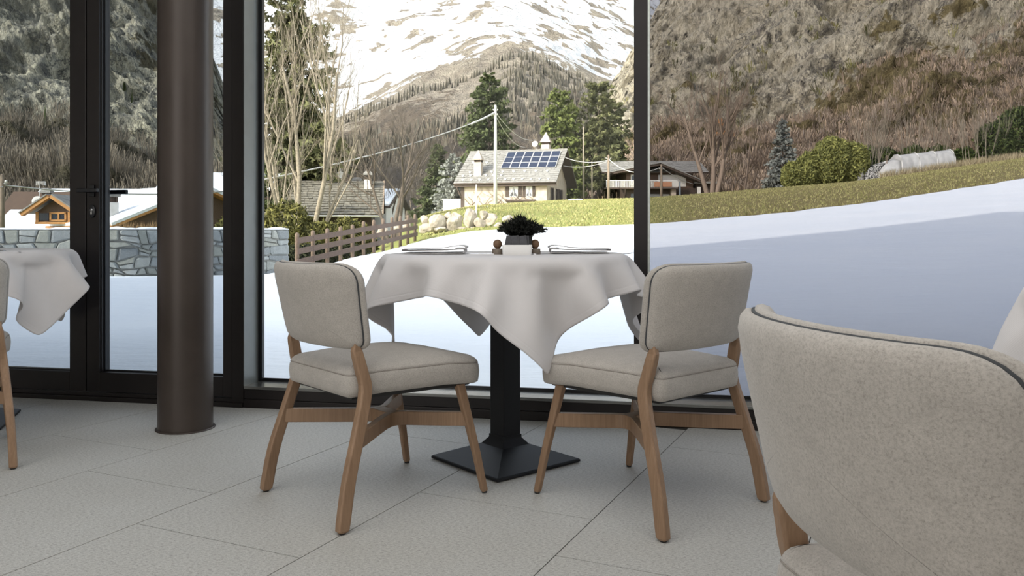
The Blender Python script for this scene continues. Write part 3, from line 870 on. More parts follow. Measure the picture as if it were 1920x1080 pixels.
def holder(loc, rz, label):
    r = empty('sachet_holder', loc, rz, label, 'holder', 'white ceramic sachet holders')
    ol = rounded_poly([(-.052, -.024), (.052, -.024), (.052, .024), (-.052, .024)], .010, 5)
    ol = [Vector(p) for p in ol]
    R = [[Vector((p.x, p.y, z)) for p in inset(ol, i)] for i, z in ((.004, 0), (0.001, .003), (0, .02), (-.0015, .036), (-.001, .0385), (.002, .0385), (.003, .036), (.004, .008))]
    MB().loft(R, True).build('box', M_CERAMIC, r)
    for k in range(7):
        s = MB().box(-.014, .014, -.001, .001, 0, .062).build('sachet', M_SACHET, r, .0005)
        s.location = (-.033 + (k % 3) * .031 + .003 * math.sin(k * 5), -.012 + (k // 3) * .011, .009)
        s.rotation_euler = (.12 * math.sin(3 * k), .25 * math.sin(2.3 * k + 1), .1 * math.cos(k))
    return r
def sprigs(mat, seed, n=250, spread=.10, height=.125, L=.03):
    rg = np.random.default_rng(seed); V = []; F = []
    for i in range(n):
        az = rg.uniform(0, 2 * math.pi); tilt = rg.uniform(0, 1) ** .7
        dx, dy = math.cos(az) * tilt, math.sin(az) * tilt
        hh = height * (1 - .52 * tilt ** 1.6) * rg.uniform(.55, 1.06)
        base = np.array((dx * .02, dy * .02, 0)); tip = np.array((dx * spread * rg.uniform(.6, 1.1), dy * spread * rg.uniform(.6, 1.1), hh))
        for k in range(26):
            t = rg.uniform(.15, 1); p = base + (tip - base) * t + np.array((0, 0, .012 * math.sin(t * 3)))
            d = rg.normal(size=3); d /= np.linalg.norm(d); d += (tip - base) / np.linalg.norm(tip - base) * .9
            w = np.cross(d, rg.normal(size=3)); w /= np.linalg.norm(w) + 1e-9
            l_ = rg.uniform(.006, .013)
            b = len(V); V += [p - w * .0026, p + w * .0026, p + d * l_]; F.append((b, b + 1, b + 2))
        # stem
        w = np.cross(tip - base, (0, 0.3, 1)); w /= np.linalg.norm(w) + 1e-9
        b = len(V); V += [base - w * .0008, base + w * .0008, tip]; F.append((b, b + 1, b + 2))
    return np.array(V), np.array(F)
def pot_plant(loc, label, seed):
    r = empty('potted_plant', loc, 0, label, 'plant', 'small dark table plants')
    ol = [Vector(p) for p in rounded_poly([(-.043, -.04), (.043, -.04), (.043, .04), (-.043, .04)], .006, 3)]
    MB().loft([[Vector((p.x, p.y, z)) for p in inset(ol, i)] for i, z in ((.003, 0), (0, .004), (0, .070), (.004, .070), (.006, .062))], True).build('pot', M_GLIDE, r)
    V, F = sprigs(M_PLANT, seed, 520, .098, .080)
    V[:, 2] += .056
    o = fast_mesh('foliage', V, F, M_PLANT, r)
    return r
def mill(loc, label):
    r = empty('wooden_mill', loc, 0, label, 'mill', 'wooden salt and pepper mills')
    MB().lathe([(.0001, 0), (.019, 0), (.020, .002), (.020, .022), (.018, .0245), (.0001, .0245)], 32).build('body', M_OAKG, r)
    MB().lathe([(.0001, .0240), (.008, .0242)] + [(.0165 * math.sin(a), .0405 - .0165 * math.cos(a)) for a in [math.pi * (.17 + .83 * k / 14) for k in range(14)]] + [(.0001, .057)], 32).build('ball_top', M_WALNUT, r)
    return r
holder((.018, 2.905, TZ), math.radians(-1), 'small white ceramic box of sachets in front of the dark plant')
pot_plant((.030, 2.985, TZ), 'small bushy almost black plant in a dark pot on the central table', 4)
mill((-.052, 2.955, TZ), 'small wooden mill with ball top left of the white box')
mill((.083, 2.965, TZ), 'small wooden mill with ball top right of the white box')
pot_plant((T2.x + .02, T2.y + .03, TZ), 'dark plant on the left table, only a tip inside the frame', 5)
mill((T2.x + .085, T2.y - .06, TZ), 'wooden mill on the left table, half cut by the frame edge')
# ------------------------------------------------------------------ terrain: meadow under snow, rising to a grassy bank
GX = np.array([-700, 0, 400, 530, 650, 785, 880, 1040, 1220, 1600, 1920, 2600])
GY = np.array([0, 4, 12, 16, 20, 25, 33, 45, 60, 95, 120, 200])
GT = np.array([  # columns: 0   4    12    16    20    25    33    45   60    95    120  200
    [-.05, -.05, -.05, -.05, -1.5, -2.5, -3.0, -3.5, -4, -5, -6, -8],
    [-.05, -.05, -.05, -.08, -1.3, -2.3, -3.0, -3.5, -4, -5, -6, -8],
    [-.05, -.05, -.05, -.06, -.8, -1.8, -2.6, -3.0, -3.5, -4, -5, -8],
    [-.05, -.05, -.05, -.06, -.10, -.8, -1.6, -2.2, -2.5, -3, -4, -7],
    [-.05, -.05, -.05, -.05, -.04, .00, -.3, -1.2, -1.6, -2, -3, -6],
    [-.05, -.05, -.03, -.02, .00, .12, .48, 1.15, 1.8, 2.5, 1.0, -2],
    [-.05, -.05, -.02, .00, .06, .25, .85, 1.75, 2.5, 3.7, 3.2, 0],
    [-.05, -.05, .00, .10, .25, .50, .94, 1.75, 2.65, 4.37, 4.5, 3],
    [-.05, -.05, .04, .18, .42, .70, 1.10, 1.9, 2.85, 4.67, 4.8, 5],
    [-.05, -.05, .16, .38, .68, 1.1, 1.72, 2.85, 4.1, 6.5, 6.9, 9],
    [-.05, -.05, .30, .60, .98, 1.55, 2.45, 4.1, 5.9, 9.3, 10.0, 14],
    [-.05, .0, .7, 1.2, 1.9, 2.8, 4.2, 6.6, 9.2, 14, 16, 22]])
def G(x, y):
    x = np.asarray(x, float); y = np.maximum(np.asarray(y, float), 0.3)
    px = np.clip(960 + FPX * x / y, GX[0], GX[-1] - .01); yy = np.clip(y, GY[0], GY[-1] - .01)
    i = np.clip(np.searchsorted(GX, px, 'right') - 1, 0, len(GX) - 2); j = np.clip(np.searchsorted(GY, yy, 'right') - 1, 0, len(GY) - 2)
    s = (px - GX[i]) / (GX[i + 1] - GX[i]); t = (yy - GY[j]) / (GY[j + 1] - GY[j])
    return GT[i, j] * (1 - s) * (1 - t) + GT[i + 1, j] * s * (1 - t) + GT[i, j + 1] * (1 - s) * t + GT[i + 1, j + 1] * s * t
def Gs(x, y):
    return sum(G(np.asarray(x) + a * (.4 + .02 * np.asarray(y)), np.asarray(y) + b * (.4 + .03 * np.asarray(y))) for a, b in ((0, 0), (1, 0), (-1, 0), (0, 1), (0, -1))) / 5
def ground(px, Y):
    p = at(px, HOR, Y); return Vector((p.x, Y, float(Gs(p.x, Y))))
def grid_faces(nu, nv):
    i, j = np.meshgrid(np.arange(nu - 1), np.arange(nv - 1), indexing='ij')
    a = (i * nv + j).ravel(); return np.stack([a, a + nv, a + nv + 1, a + 1], 1)
SBX = np.array([-900, 430, 530, 700, 785, 880, 1040, 1220, 1480, 1600, 1750, 1920, 2600])
SBY = np.array([17, 17.5, 23, 27.5, 31.5, 32.5, 33, 32, 33.5, 35, 37, 39, 44])
def terrain(name, us, Ys, lift, mat, cut):
    U, Y = np.meshgrid(us, Ys, indexing='ij'); X = U * Y
    Z = Gs(X, Y)
    P = np.stack([X, Y, np.zeros_like(X)], -1)
    if cut:
        B = np.interp(960 + FPX * U, SBX, SBY) + .8 * fbm(P * .35, 3) + .35 * fbm(P * 1.3, 2)
        Z = Z + lift * (1 - sstep(-.5, .6, Y - B) * 2.2) + .03 * fbm(P * .25, 3) * sstep(4, 9, Y) + .012 * fbm(P * 1.1, 3)
        Z = np.where(Y < 5, np.minimum(Z, .02), Z)
        fy = 3.955 - .198 * (X + 1.348) + .21
        Z = np.where(Y < fy, -.35, Z)
    else:
        Z = Z + .05 * fbm(P * .3, 4) * sstep(20, 40, Y)
    lush = 1 - sstep(1120, 1330, 960 + FPX * U + 40 * fbm(P * .08, 2))
    return fast_mesh(name, np.stack([X, Y, Z], -1).reshape(-1, 3), grid_faces(len(us), len(Ys))[:, ::-1], mat, None, True, {'lush': lush})
tag(terrain('snow_field', np.linspace(-1.3, 1.3, 260), np.geomspace(2.9, 46, 300), .07, M_SNOW, True), kind='structure')
tag(terrain('grass_bank', np.linspace(-1.3, 1.3, 160), np.geomspace(9, 200, 200), 0, M_GRASS, False), kind='structure')
tag(MB().box(-900, 1400, -200, 4500, -30, -14).build('valley_floor', M_EARTH), kind='structure')
# snow lying along the outer foot of the facade
# grass tufts on the bank: thousands of blades
rg = np.random.default_rng(3)
def blades(name, n, pf, size, mat, seed, wide=.25):
    rg = np.random.default_rng(seed); P = pf(rg, n)
    n = len(P); h = size * rg.uniform(.5, 1.3, n); a = rg.uniform(0, 2 * math.pi, n)
    w = np.stack([np.cos(a), np.sin(a), np.zeros(n)], 1) * (h * wide)[:, None]
    tip = P + np.stack([rg.normal(0, .35, n) * h, rg.normal(0, .35, n) * h, h], 1)
    V = np.stack([P - w, P + w, tip], 1).reshape(-1, 3)
    return fast_mesh(name, V, np.arange(3 * n).reshape(-1, 3), mat, None, False, {'tint': np.repeat(rg.uniform(0, 1, n), 3)})

# ------------------------------------------------------------------ mountains
def mountain(name, us, S, tab_s, tab_Y, pyf, mat, scale, amp, vegf, snowf, seed, ridged=.6):
    """us: azimuth tangents; S: 0..1 from foot to ridge; pyf(px, s) elevation row of the mean surface"""
    U, T = np.meshgrid(us, S, indexing='ij')
    Y = np.interp(T, tab_s, tab_Y); PX = 960 + FPX * U
    PY = pyf(PX, T)
    Z = HC + (HOR - PY) / FPX * Y; X = U * Y
    P = np.stack([X, Y, Z], -1) * scale + seed
    r = fbm(P, 6, True, .55) * ridged + fbm(P * 1.7 + 31, 5, False, .55) * (1 - ridged)
    fine = fbm(P * 7 + 3, 4, True, .6)
    a = amp * sstep(0, .18, T)
    D = (r - .35) * a + fine * a * .16
    Yn = Y - D * 1.1; Xn = X - D * U * .6; Zn = Z + D * .55
    V = np.stack([Xn, Yn, Zn], -1)
    return fast_mesh(name, V.reshape(-1, 3), grid_faces(len(us), len(S))[:, ::-1], mat, None, False,
                     {'veg': vegf(PX, T, Zn, P), 'snow': snowf(PX, T, Zn, P)}), V
def itp(px, xs, ys): return np.interp(px, xs, ys)

# snow covered massif with the bare brown shoulder before it
HX = [-400, 400, 500, 640, 700, 780, 860, 920, 960, 1000, 1060, 1120, 1180, 1300, 2000]
HV = [300, 280, 260, 212, 190, 150, 118, 96, 84, 94, 118, 145, 165, 210, 300]
def py_massif(px, s):
    h = itp(px, HX, HV)
    low = itp(s, [0, .12, .30, .55], [428, 395, 320, 0])
    k = sstep(.0, .55, s)
    a = np.where(s < .55, (1 - s / .55) ** 1.15 * 425 + (1 - (1 - s / .55) ** 1.15) * h, 0)
    b = h + (itp(px, [-400, 400, 600, 900, 1180, 1290, 2000], [-330, -260, -200, -150, -60, 20, 60]) - h) * np.clip((s - .55) / .45, 0, 1) ** 1.1
    return np.where(s < .55, a, b)
def veg_massif(px, s, z, P):
    return sstep(.50, .36, s) * (.75 - .45 * np.exp(-((px - 940) / 130) ** 2) * sstep(.22, .34, s)) + .3 * fbm(P * 2.3, 4) * (s < .5) + .05
def snow_massif(px, s, z, P):
    streak = fbm(P * np.array([5, 1.2, 1.2]), 4)
    base = sstep(.40, .60, s + .02 * (px < 760)) * .84 - .04
    return base + .42 * streak - .1 * (s < .5) - .60 * sstep(.02, .30, fbm(P * 3.5 + 9, 5) + .35 * fbm(P * 14 + 2, 3)) * (s > .5)
massif, VM = mountain('massif', np.linspace(-1.0, .75, 520), np.concatenate([np.linspace(0, .3, 60), np.linspace(.303, 1, 260)]), [0, .2, .4, .55, .7, 1], [260, 600, 1050, 1500, 2100, 3600], py_massif, M_MASSIF, .0032, 62, veg_massif, snow_massif, 5.0)
tag(massif, kind='structure')

# right cliff
RX = [860, 940, 1000, 1060, 1110, 1150, 1185, 1215, 1262, 1330, 1450, 1920, 2700]
RV = [425, 400, 360, 310, 235, 165, 112, 62, -2, -70, -160, -420, -600]
def py_right(px, s):
    top = itp(px, RX, RV)
    foot = itp(px, [800, 1200, 1600, 1920, 2700], [425, 392, 352, 315, 230])
    vt = itp(px, [1100, 1250, 1400, 1500, 1700, 1920, 2700], [330, 262, 262, 235, 150, 95, 0])
    vt = np.maximum(vt, top + 12)
    a = foot + (vt - foot) * np.clip(s / .4, 0, 1)
    return np.where(s < .4, a, vt + (top - vt) * np.clip((s - .4) / .6, 0, 1))
def veg_right(px, s, z, P):
    v = 1.15 * sstep(.46, .34, s + .035 * fbm(P * 2, 3)) + .1
    patch = sstep(.0, .34, fbm(P * np.array([2.6, 2.6, 5]) + 40, 4)) * sstep(1.05, .5, s) * .66
    return np.maximum(v, patch)
cliff_r, VR = mountain('cliff_right', np.linspace(-.06, 1.15, 460), np.linspace(0, 1, 330), [0, .4, .7, 1], [118, 230, 330, 450], py_right, M_CLIFF_R, .018, 34, veg_right, lambda px, s, z, P: np.zeros_like(px), 11.0)
tag(cliff_r, kind='structure')

# left cliff
LX = [-900, 0, 200, 320, 375, 400, 420, 450, 500, 560, 620, 700]
LV = [-500, -420, -330, -150, 40, 118, 165, 215, 270, 330, 380, 425]
def py_left(px, s):
    top = itp(px, LX, LV)
    vt = np.maximum(itp(px, [-500, 0, 130, 300, 420], [230, 262, 285, 330, 350]), top + 10)
    return np.where(s < .35, 440 + (vt - 440) * (s / .35), vt + (top - vt) * np.clip((s - .35) / .65, 0, 1))
def veg_left(px, s, z, P):
    ledge = sstep(.05, .35, fbm(P * np.array([.8, .8, 2.6]) + 70, 4)) * .68
    return np.maximum(1.1 * sstep(.42, .30, s + .04 * fbm(P * 2, 3)) + .05, ledge)
cliff_l, VL = mountain('cliff_left', np.linspace(-1.15, -.18, 420), np.linspace(0, 1, 330), [0, .35, .7, 1], [110, 190, 290, 400], py_left, M_CLIFF_L, .021, 30, veg_left, lambda px, s, z, P: .18 * sstep(.3, .6, fbm(P * 5, 3)), 23.0)
tag(cliff_l, kind='structure')

# woods on the slopes: masses nobody could count
def scatter(V, cond, n, seed):
    rg = np.random.default_rng(seed)
    i = rg.integers(0, V.shape[0], n * 6); j = rg.integers(0, V.shape[1], n * 6)
    P = V[i, j]; k = cond(i / V.shape[0], j / V.shape[1], P, rg); P = P[k][:n]
    return P
def spikes(name, P, hmin, hmax, wide, mat, seed, label, cat, fans=3, top=.0):
    rg = np.random.default_rng(seed); n = len(P); Vs, T = [], []
    h = rg.uniform(hmin, hmax, n); tint = rg.uniform(0, 1, n)
    for k in range(fans):
        a = rg.uniform(0, math.pi, n) ; w = np.stack([np.cos(a), np.sin(a), np.zeros(n)], 1) * (h * wide * rg.uniform(.6, 1.2, n))[:, None]
        lean = rg.normal(0, top, (n, 3)) * h[:, None]; lean[:, 2] = 0
        z0 = np.zeros((n, 3)); z0[:, 2] = -.1 * h
        z1 = np.zeros((n, 3)); z1[:, 2] = h * rg.uniform(.8, 1, n)
        Vs.append(np.stack([P - w + z0, P + w + z0, P + z1 + lean], 1)); T.append(np.repeat(np.clip(tint + rg.normal(0, .15, n), 0, 1), 3))
    V = np.concatenate(Vs).reshape(-1, 3)
    o = fast_mesh(name, V, np.arange(len(V)).reshape(-1, 3), mat, None, False, {'tint': np.concatenate(T)})
    return tag(o, label, cat, None, 'stuff')
def brush(name, P, hmin, hmax, mat, seed, label, cat, per=14, spread=.45, wide_=.028):
    """leafless bushes: fans of thin stems"""
    rg = np.random.default_rng(seed); n = len(P); h = np.repeat(rg.uniform(hmin, hmax, n), per); tn = np.repeat(rg.uniform(0, 1, n), per)
    B = np.repeat(P, per, 0); m = len(B)
    off = rg.normal(0, .22, (m, 3)) * h[:, None]; off[:, 2] = 0
    base = B + off * .5 - np.array([0, 0, .15])
    a = rg.uniform(0, 2 * math.pi, m); q = rg.uniform(0, spread, m)
    tip = B + off + np.stack([np.cos(a) * q * h, np.sin(a) * q * h, h * rg.uniform(.45, 1, m)], 1)
    b = a + rg.uniform(1, 2, m); w = np.stack([np.cos(b), np.sin(b), np.zeros(m)], 1) * (wide_ * h)[:, None]
    V = np.stack([base - w * .3, base + w * .3, tip + w, tip - w], 1).reshape(-1, 3)
    o = fast_mesh(name, V, np.arange(4 * m).reshape(-1, 4), mat, None, False, {'tint': np.repeat(np.clip(tn + rg.normal(0, .2, m), 0, 1), 4)})
    return tag(o, label, cat, None, 'stuff')
brush('bare_scrub', scatter(VR, lambda a, s, P, r: (s < .43) & (r.random(len(s)) < 1.2 - 2.2 * s), 14000, 1), 1.0, 2.8, M_TWIGS, 2, 'brown leafless scrub covering the slope below the sunlit cliff', 'scrub', 14, 1.0)
brush('ledge_scrub', scatter(VR, lambda a, s, P, r: (s > .43) & (s < .75) & (fbm(P * .05, 3) > .15), 1300, 6), 1.5, 4, M_SHRUB, 3, 'olive scrub clinging to ledges of the sunlit cliff', 'scrub', 14, .8)
brush('larch_wood', scatter(VL, lambda a, s, P, r: (s < .40) & (r.random(len(s)) < 1.4 - 2.5 * s), 9000, 3), 1.8, 4.5, M_LARCH, 4, 'leafless brown larch wood at the foot of the grey left cliff', 'wood', 16, .35, .012)
spikes('ledge_conifers', scatter(VL, lambda a, s, P, r: (s > .35) & (s < .9) & (fbm(P * .045 + 5, 3) > .25), 500, 9), 3, 6, .16, M_SPRUCE, 4, 'dark conifers growing on ledges of the grey left cliff', 'wood', 4)
spikes('mountain_forest', scatter(VM, lambda a, s, P, r: (s < .40) & (s > .12) & (fbm(P * .004 + 3, 3) > -.05 + .6 * (s - .2)), 9000, 4), 7, 14, .2, M_DARKFOR, 5, 'dark forest on the flank of the snowy mountain in the middle', 'forest', 3)
brush('valley_wood', scatter(VM, lambda a, s, P, r: (s < .20), 7000, 8), 4, 9, M_LARCH, 6, 'brown valley wood at the foot of the central mountain', 'wood', 8, .6)

# ------------------------------------------------------------------ trees
def conifer(loc, h, r, mat, seed, label, name='spruce', nb=150, m=34, size=.5, droop=.28, bare=.06, group=None, shape=.85, irregular=.25, trunk=M_BARKD):
    root = empty(name, loc, 0, label, 'tree', group)
    tw = max(.06, h * .014)
    MB().tube([(0, 0, -.5), (0, 0, h * .5), (0, 0, h * .97)], [tw, tw * .6, .02], 7).build('trunk', trunk, root)
    rg = np.random.default_rng(seed)
    t = np.sort(rg.uniform(0, 1, nb) ** 1.15) * (1 - bare) + bare; t[-6:] = np.linspace(.93, .99, 6)
    az = np.arange(nb) * 2.399 + rg.normal(0, .4, nb)
    ln = r * np.clip((1 - t), 0, 1) ** shape * rg.uniform(1 - irregular * 1.6, 1 + irregular * .4, nb) * np.interp(t, [0, bare, bare + .12, 1], [.4, .7, 1, 1]) + .02 * h
    s = rg.uniform(.12, 1, (nb, m)) ** .7
    side = rg.normal(0, 1, (nb, m)) * .16 * (1.05 - s * .5)
    ca, sa = np.cos(az)[:, None], np.sin(az)[:, None]; L = ln[:, None]
    X = ca * s * L - sa * side * L; Yv = sa * s * L + ca * side * L
    up = np.interp(t, [0, .5, 1], [-droop, -droop * .3, .45])[:, None]
    Z = t[:, None] * h + s * L * up + rg.normal(0, .05, (nb, m)) * L - .10 * (s ** 2) * L * droop
    P = np.stack([X, Yv, Z], -1).reshape(-1, 3); n = len(P)
    D = np.stack([(ca + 0 * s), (sa + 0 * s), np.full((nb, m), -.35)], -1).reshape(-1, 3) + rg.normal(0, .55, (n, 3))
    D /= np.linalg.norm(D, axis=1)[:, None]
    W = np.cross(D, rg.normal(size=(n, 3))); W /= np.linalg.norm(W, axis=1)[:, None]
    sz = (size * rg.uniform(.55, 1.25, n) * np.interp(P[:, 2] / h, [0, 1], [1.1, .55]))[:, None]
    V = np.stack([P - D * sz * .5 - W * sz * .14, P - D * sz * .2 + W * sz * .2, P + D * sz * .6], 1)
    V2 = np.stack([P - D * sz * .3 + W * sz * .1, P + W * sz * .45 + D * sz * .15, P - W * sz * .35 + D * sz * .2 - np.array([0, 0, .15]) * sz], 1)
    V = np.concatenate([V, V2]).reshape(-1, 3)
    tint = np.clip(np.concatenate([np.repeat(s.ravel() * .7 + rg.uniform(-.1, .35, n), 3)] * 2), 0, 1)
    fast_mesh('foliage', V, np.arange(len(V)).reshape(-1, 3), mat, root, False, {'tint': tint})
    return root
def leafy(name, loc, blobs, mat, seed, label, cat, n=5000, size=.18, group=None, stem=None, kind=None):
    """bush: leaf clusters on the skins of several overlapping crowns round real stems"""
    root = empty(name, loc, 0, label, cat, group, kind)
    rg = np.random.default_rng(seed); tot = sum(b[3] * b[4] for b in blobs); Vs, Ts = [], []
    for bx, by, bz, rx, rz in blobs:
        k = int(n * rx * rz / tot); d = rg.normal(size=(k, 3)); d /= np.linalg.norm(d, axis=1)[:, None]
        rad = rg.uniform(.55, 1.0, k) ** .5 * (1 + .22 * fbm(d * 2.3 + seed, 3))
        P = d * rad[:, None] * np.array([rx, rx, rz]) + np.array([bx, by, bz])
        P = P[P[:, 2] > -.1]; k = len(P)
        D = rg.normal(size=(k, 3)) + np.array([0, 0, .7]); D /= np.linalg.norm(D, axis=1)[:, None]
        W = np.cross(D, rg.normal(size=(k, 3))); W /= np.linalg.norm(W, axis=1)[:, None]; s = size * rg.uniform(.5, 1.4, (k, 1))
        Vs.append(np.stack([P - D * s * .5 - W * s * .2, P - D * s * .3 + W * s * .3, P + D * s * .8], 1)); Ts.append(np.repeat(rg.uniform(0, 1, k), 3))
    V = np.concatenate(Vs).reshape(-1, 3)
    fast_mesh('foliage', V, np.arange(len(V)).reshape(-1, 3), mat, root, False, {'tint': np.concatenate(Ts)})
    for bx, by, bz, rx, rz in blobs:
        MB().tube([(bx * .7, by * .7, -.2), (bx * .9, by * .9, bz * .6), (bx, by, bz)], [.05, .035, .015], 5).build('stem', M_BARKD, root)
    return root
def bare_tree(loc, h, seed, label, mat=M_BARK, name='bare_tree', stems=((0, 0, 0, 1),), r0=.14, levels=5, spread=.5, group=None, twig=3, up=.25, kids=(3, 4), twigs_mat=None, density=1.0):
    """stems: (dx, dy, lean, height factor)"""
    root = empty(name, loc, 0, label, 'tree', group); rd = random.Random(seed)
    tm, bm_ = MB(), MB()
    def grow(p, d, ln, rad, lv):
        k = 4 if lv < 3 else 3
        pts = [p]; q = p; dd = d.copy()
        for i in range(k):
            dd = (dd + Vector((rd.gauss(0, .09), rd.gauss(0, .09), rd.gauss(0, .05) + up * .12))).normalized()
            q = q + dd * ln / k; pts.append(q)
        m_ = tm if lv == 0 else bm_
        rr = [rad * (1 - .62 * i / k) for i in range(k + 1)]
        if lv >= levels - 1: rr[-1] = rad * .1
        m_.tube(pts, rr, 7 if lv == 0 else (5 if lv == 1 else 3), False)
        if lv >= levels - 1: return
        n = rd.randint(*kids) + (2 if lv == 0 else 0)
        if lv == levels - 2: n += twig
        n = max(2, int(round(n * density)))
        for i in range(n):
            t = (.30 if lv == 0 else .18) + (.7 if lv == 0 else .8) * (i + rd.random()) / n; t = min(t, .98)
            b = pts[int(t * k)].lerp(pts[min(int(t * k) + 1, k)], t * k - int(t * k))
            a = rd.uniform(0, 2 * math.pi); ax = dd.orthogonal().normalized(); ax.rotate(Matrix.Rotation(a, 3, dd))
            nd = (d * 1 + ax * rd.uniform(.5, 1.15) * spread * 1.6 + Vector((0, 0, up * .6))).normalized()
            grow(b, nd, ln * rd.uniform(.42, .66) * (1.15 - .35 * t), rad * (1 - .6 * t) * .62, lv + 1)
    for dx, dy, lean, hf in stems:
        a = math.atan2(dy, dx) if (dx or dy) else 0
        grow(Vector((dx, dy, -.2)), Vector((math.cos(a) * lean, math.sin(a) * lean, 1)).normalized(), h * hf * .8, r0 * hf, 0)
    tm.build('trunk', mat, root)
    bm_.build('branches', twigs_mat or mat, root)
    return root

p = ground(548, 55); conifer(p, 21.5, 4.6, M_PINE, 11, 'tall loose spruce at the left of the middle window behind a bare tree', 'spruce', 360, 64, .66, .35, .10, None, .62, .55)
p = ground(553, 38)
bare_tree(p, 13.0, 14, 'large pale many-stemmed bare tree at the left of the middle window', M_BARK, 'bare_tree', ((-.5, 0, .16, .8), (0, 0, .02, 1.0), (.35, .2, .10, .96), (-.1, .4, .30, .62), (.6, -.1, .22, .7), (-.35, -.2, .42, .55)), .15, 5, .36, None, 4, .6, (3, 5))
p = ground(738, 44); bare_tree(p, 7.6, 8, 'dark wide bare tree between the dark-roofed house and the cream cottage', M_BARKD, 'bare_tree', ((0, 0, .05, 1), (.2, 0, .3, .9), (-.25, .1, .35, .85)), .13, 5, .62, None, 3, .2, (3, 5))
p = ground(1335, 104); bare_tree(p, 15.0, 21, 'big reddish-brown bare tree beside the balconied chalet', M_BARKB, 'bare_tree', ((0, 0, .03, 1), (.5, 0, .22, .95), (-.5, .1, .2, .9), (.1, .5, .12, .9)), .36, 6, .46, None, 3, .40, (3, 4), M_BARKB)
p = ground(1395, 112); bare_tree(p, 8.5, 22, 'smaller bare tree right of the big reddish-brown one', M_BARKB, 'bare_tree', ((0, 0, .1, 1), (.5, 0, .3, .8)), .18, 5, .5, None, 3, .35, (3, 4))
p = ground(1262, 122); bare_tree(p, 12, 24, 'hazy bare tree above the roof of the balconied chalet', M_BARKB, 'bare_tree', ((0, 0, .1, 1), (.5, 0, .3, .8), (-.8, 0, .3, .8)), .18, 5, .5, None, 3, .35, (3, 4))
p = ground(700, 60); bare_tree(p, 8.5, 25, 'dark bare tree above the ridge of the dark-roofed house', M_BARKD, 'bare_tree', ((0, 0, .1, 1), (.5, 0, .3, .8)), .12, 5, .6, None, 3, .3, (3, 4))
p = ground(232, 58); bare_tree(p + Vector((0, 0, 0)), 6.5, 26, 'thin bare tree above the snowy roof seen in the right door leaf', M_BARK, 'bare_tree', ((0, 0, .1, 1), (.3, 0, .3, .8)), .07, 4, .5, None, 3, .4, (3, 4))
p = ground(118, 52); bare_tree(p, 6.8, 27, 'thin bare tree right of the honey-coloured dormer', M_BARK, 'bare_tree', ((0, 0, .1, 1), (.3, 0, .2, .8)), .06, 4, .4, None, 3, .5, (3, 4))
for q, Y, h, sd, lb in ((1628, 99, 10.5, 31, 'clump of tall bare saplings behind the speckled stone cage'), (1640, 101, 8.5, 36, 'denser bare sapling clump rising right of the yellow-green hedge'), (1712, 103, 9.5, 32, 'bare saplings behind the left part of the plastic tunnel'), (1762, 104, 8.5, 33, 'bare saplings behind the right part of the plastic tunnel'), (1822, 100, 8.0, 34, 'bare multi-stem shrub just right of the plastic tunnel'), (1852, 99, 7.0, 35, 'spreading bare shrub between the tunnel and the dark hedge')):
    p = ground(q, Y)
    bare_tree(p, h, sd, lb, M_BARK, 'bare_sapling', tuple((.9 * math.cos(k * 2.4), .5 * math.sin(k * 2.4), .06 + .045 * (k % 6), .95 - .06 * (k % 5)) for k in range(9)), .055, 4, .22, 'bare saplings along the top of the bank', 2, .6, (2, 3))
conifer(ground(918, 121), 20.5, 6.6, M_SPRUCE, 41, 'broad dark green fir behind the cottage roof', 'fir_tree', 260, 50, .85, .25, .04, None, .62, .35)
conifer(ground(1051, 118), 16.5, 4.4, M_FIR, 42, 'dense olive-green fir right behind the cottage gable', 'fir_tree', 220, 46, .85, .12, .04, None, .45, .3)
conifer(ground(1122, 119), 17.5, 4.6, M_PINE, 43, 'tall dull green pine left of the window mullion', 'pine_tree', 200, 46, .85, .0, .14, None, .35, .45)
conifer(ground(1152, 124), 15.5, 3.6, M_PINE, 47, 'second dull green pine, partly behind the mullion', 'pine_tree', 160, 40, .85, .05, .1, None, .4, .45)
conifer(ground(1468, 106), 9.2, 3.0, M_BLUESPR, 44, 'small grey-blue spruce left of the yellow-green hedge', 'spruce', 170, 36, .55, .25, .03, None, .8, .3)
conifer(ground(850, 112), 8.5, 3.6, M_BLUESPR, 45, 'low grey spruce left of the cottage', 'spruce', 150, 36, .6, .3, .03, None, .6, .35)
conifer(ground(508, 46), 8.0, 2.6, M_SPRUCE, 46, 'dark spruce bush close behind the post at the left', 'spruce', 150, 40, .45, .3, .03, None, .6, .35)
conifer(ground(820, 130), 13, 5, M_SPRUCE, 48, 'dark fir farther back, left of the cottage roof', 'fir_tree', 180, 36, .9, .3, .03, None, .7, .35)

# hedges and shrubs
leafy('hedge_bush', ground(1496, 97), [(-.6, 0, 1.2, 1.3, 1.7), (.8, 0, 1.5, 1.3, 2.0)], M_THUJA, 51, 'leftmost yellow-green hedge bush on the top of the bank', 'bush', 9000, .42, 'yellow-green hedge')
leafy('hedge_bush', ground(1530, 98), [(-.7, 0, 1.8, 1.6, 2.2), (.9, 0, 2.3, 1.7, 2.6)], M_THUJA, 52, 'middle bush of the yellow-green hedge', 'bush', 12000, .42, 'yellow-green hedge')
leafy('hedge_bush', ground(1580, 98), [(-1.2, 0, 2.6, 2.2, 3.0), (1.3, .3, 2.4, 1.9, 2.6)], M_THUJA, 53, 'tallest and rightmost bush of the yellow-green hedge', 'bush', 16000, .42, 'yellow-green hedge')
leafy('hedge_bush', ground(1672, 108), [(-1, 0, 1.8, 1.9, 2.6), (1.6, 0, 1.6, 1.7, 2.2), (-3, 0, 2.2, 1.6, 2.4)], M_DKHEDGE, 54, 'dark green hedge behind the left end of the plastic tunnel', 'bush', 10000, .45, 'dark hedges on the bank')
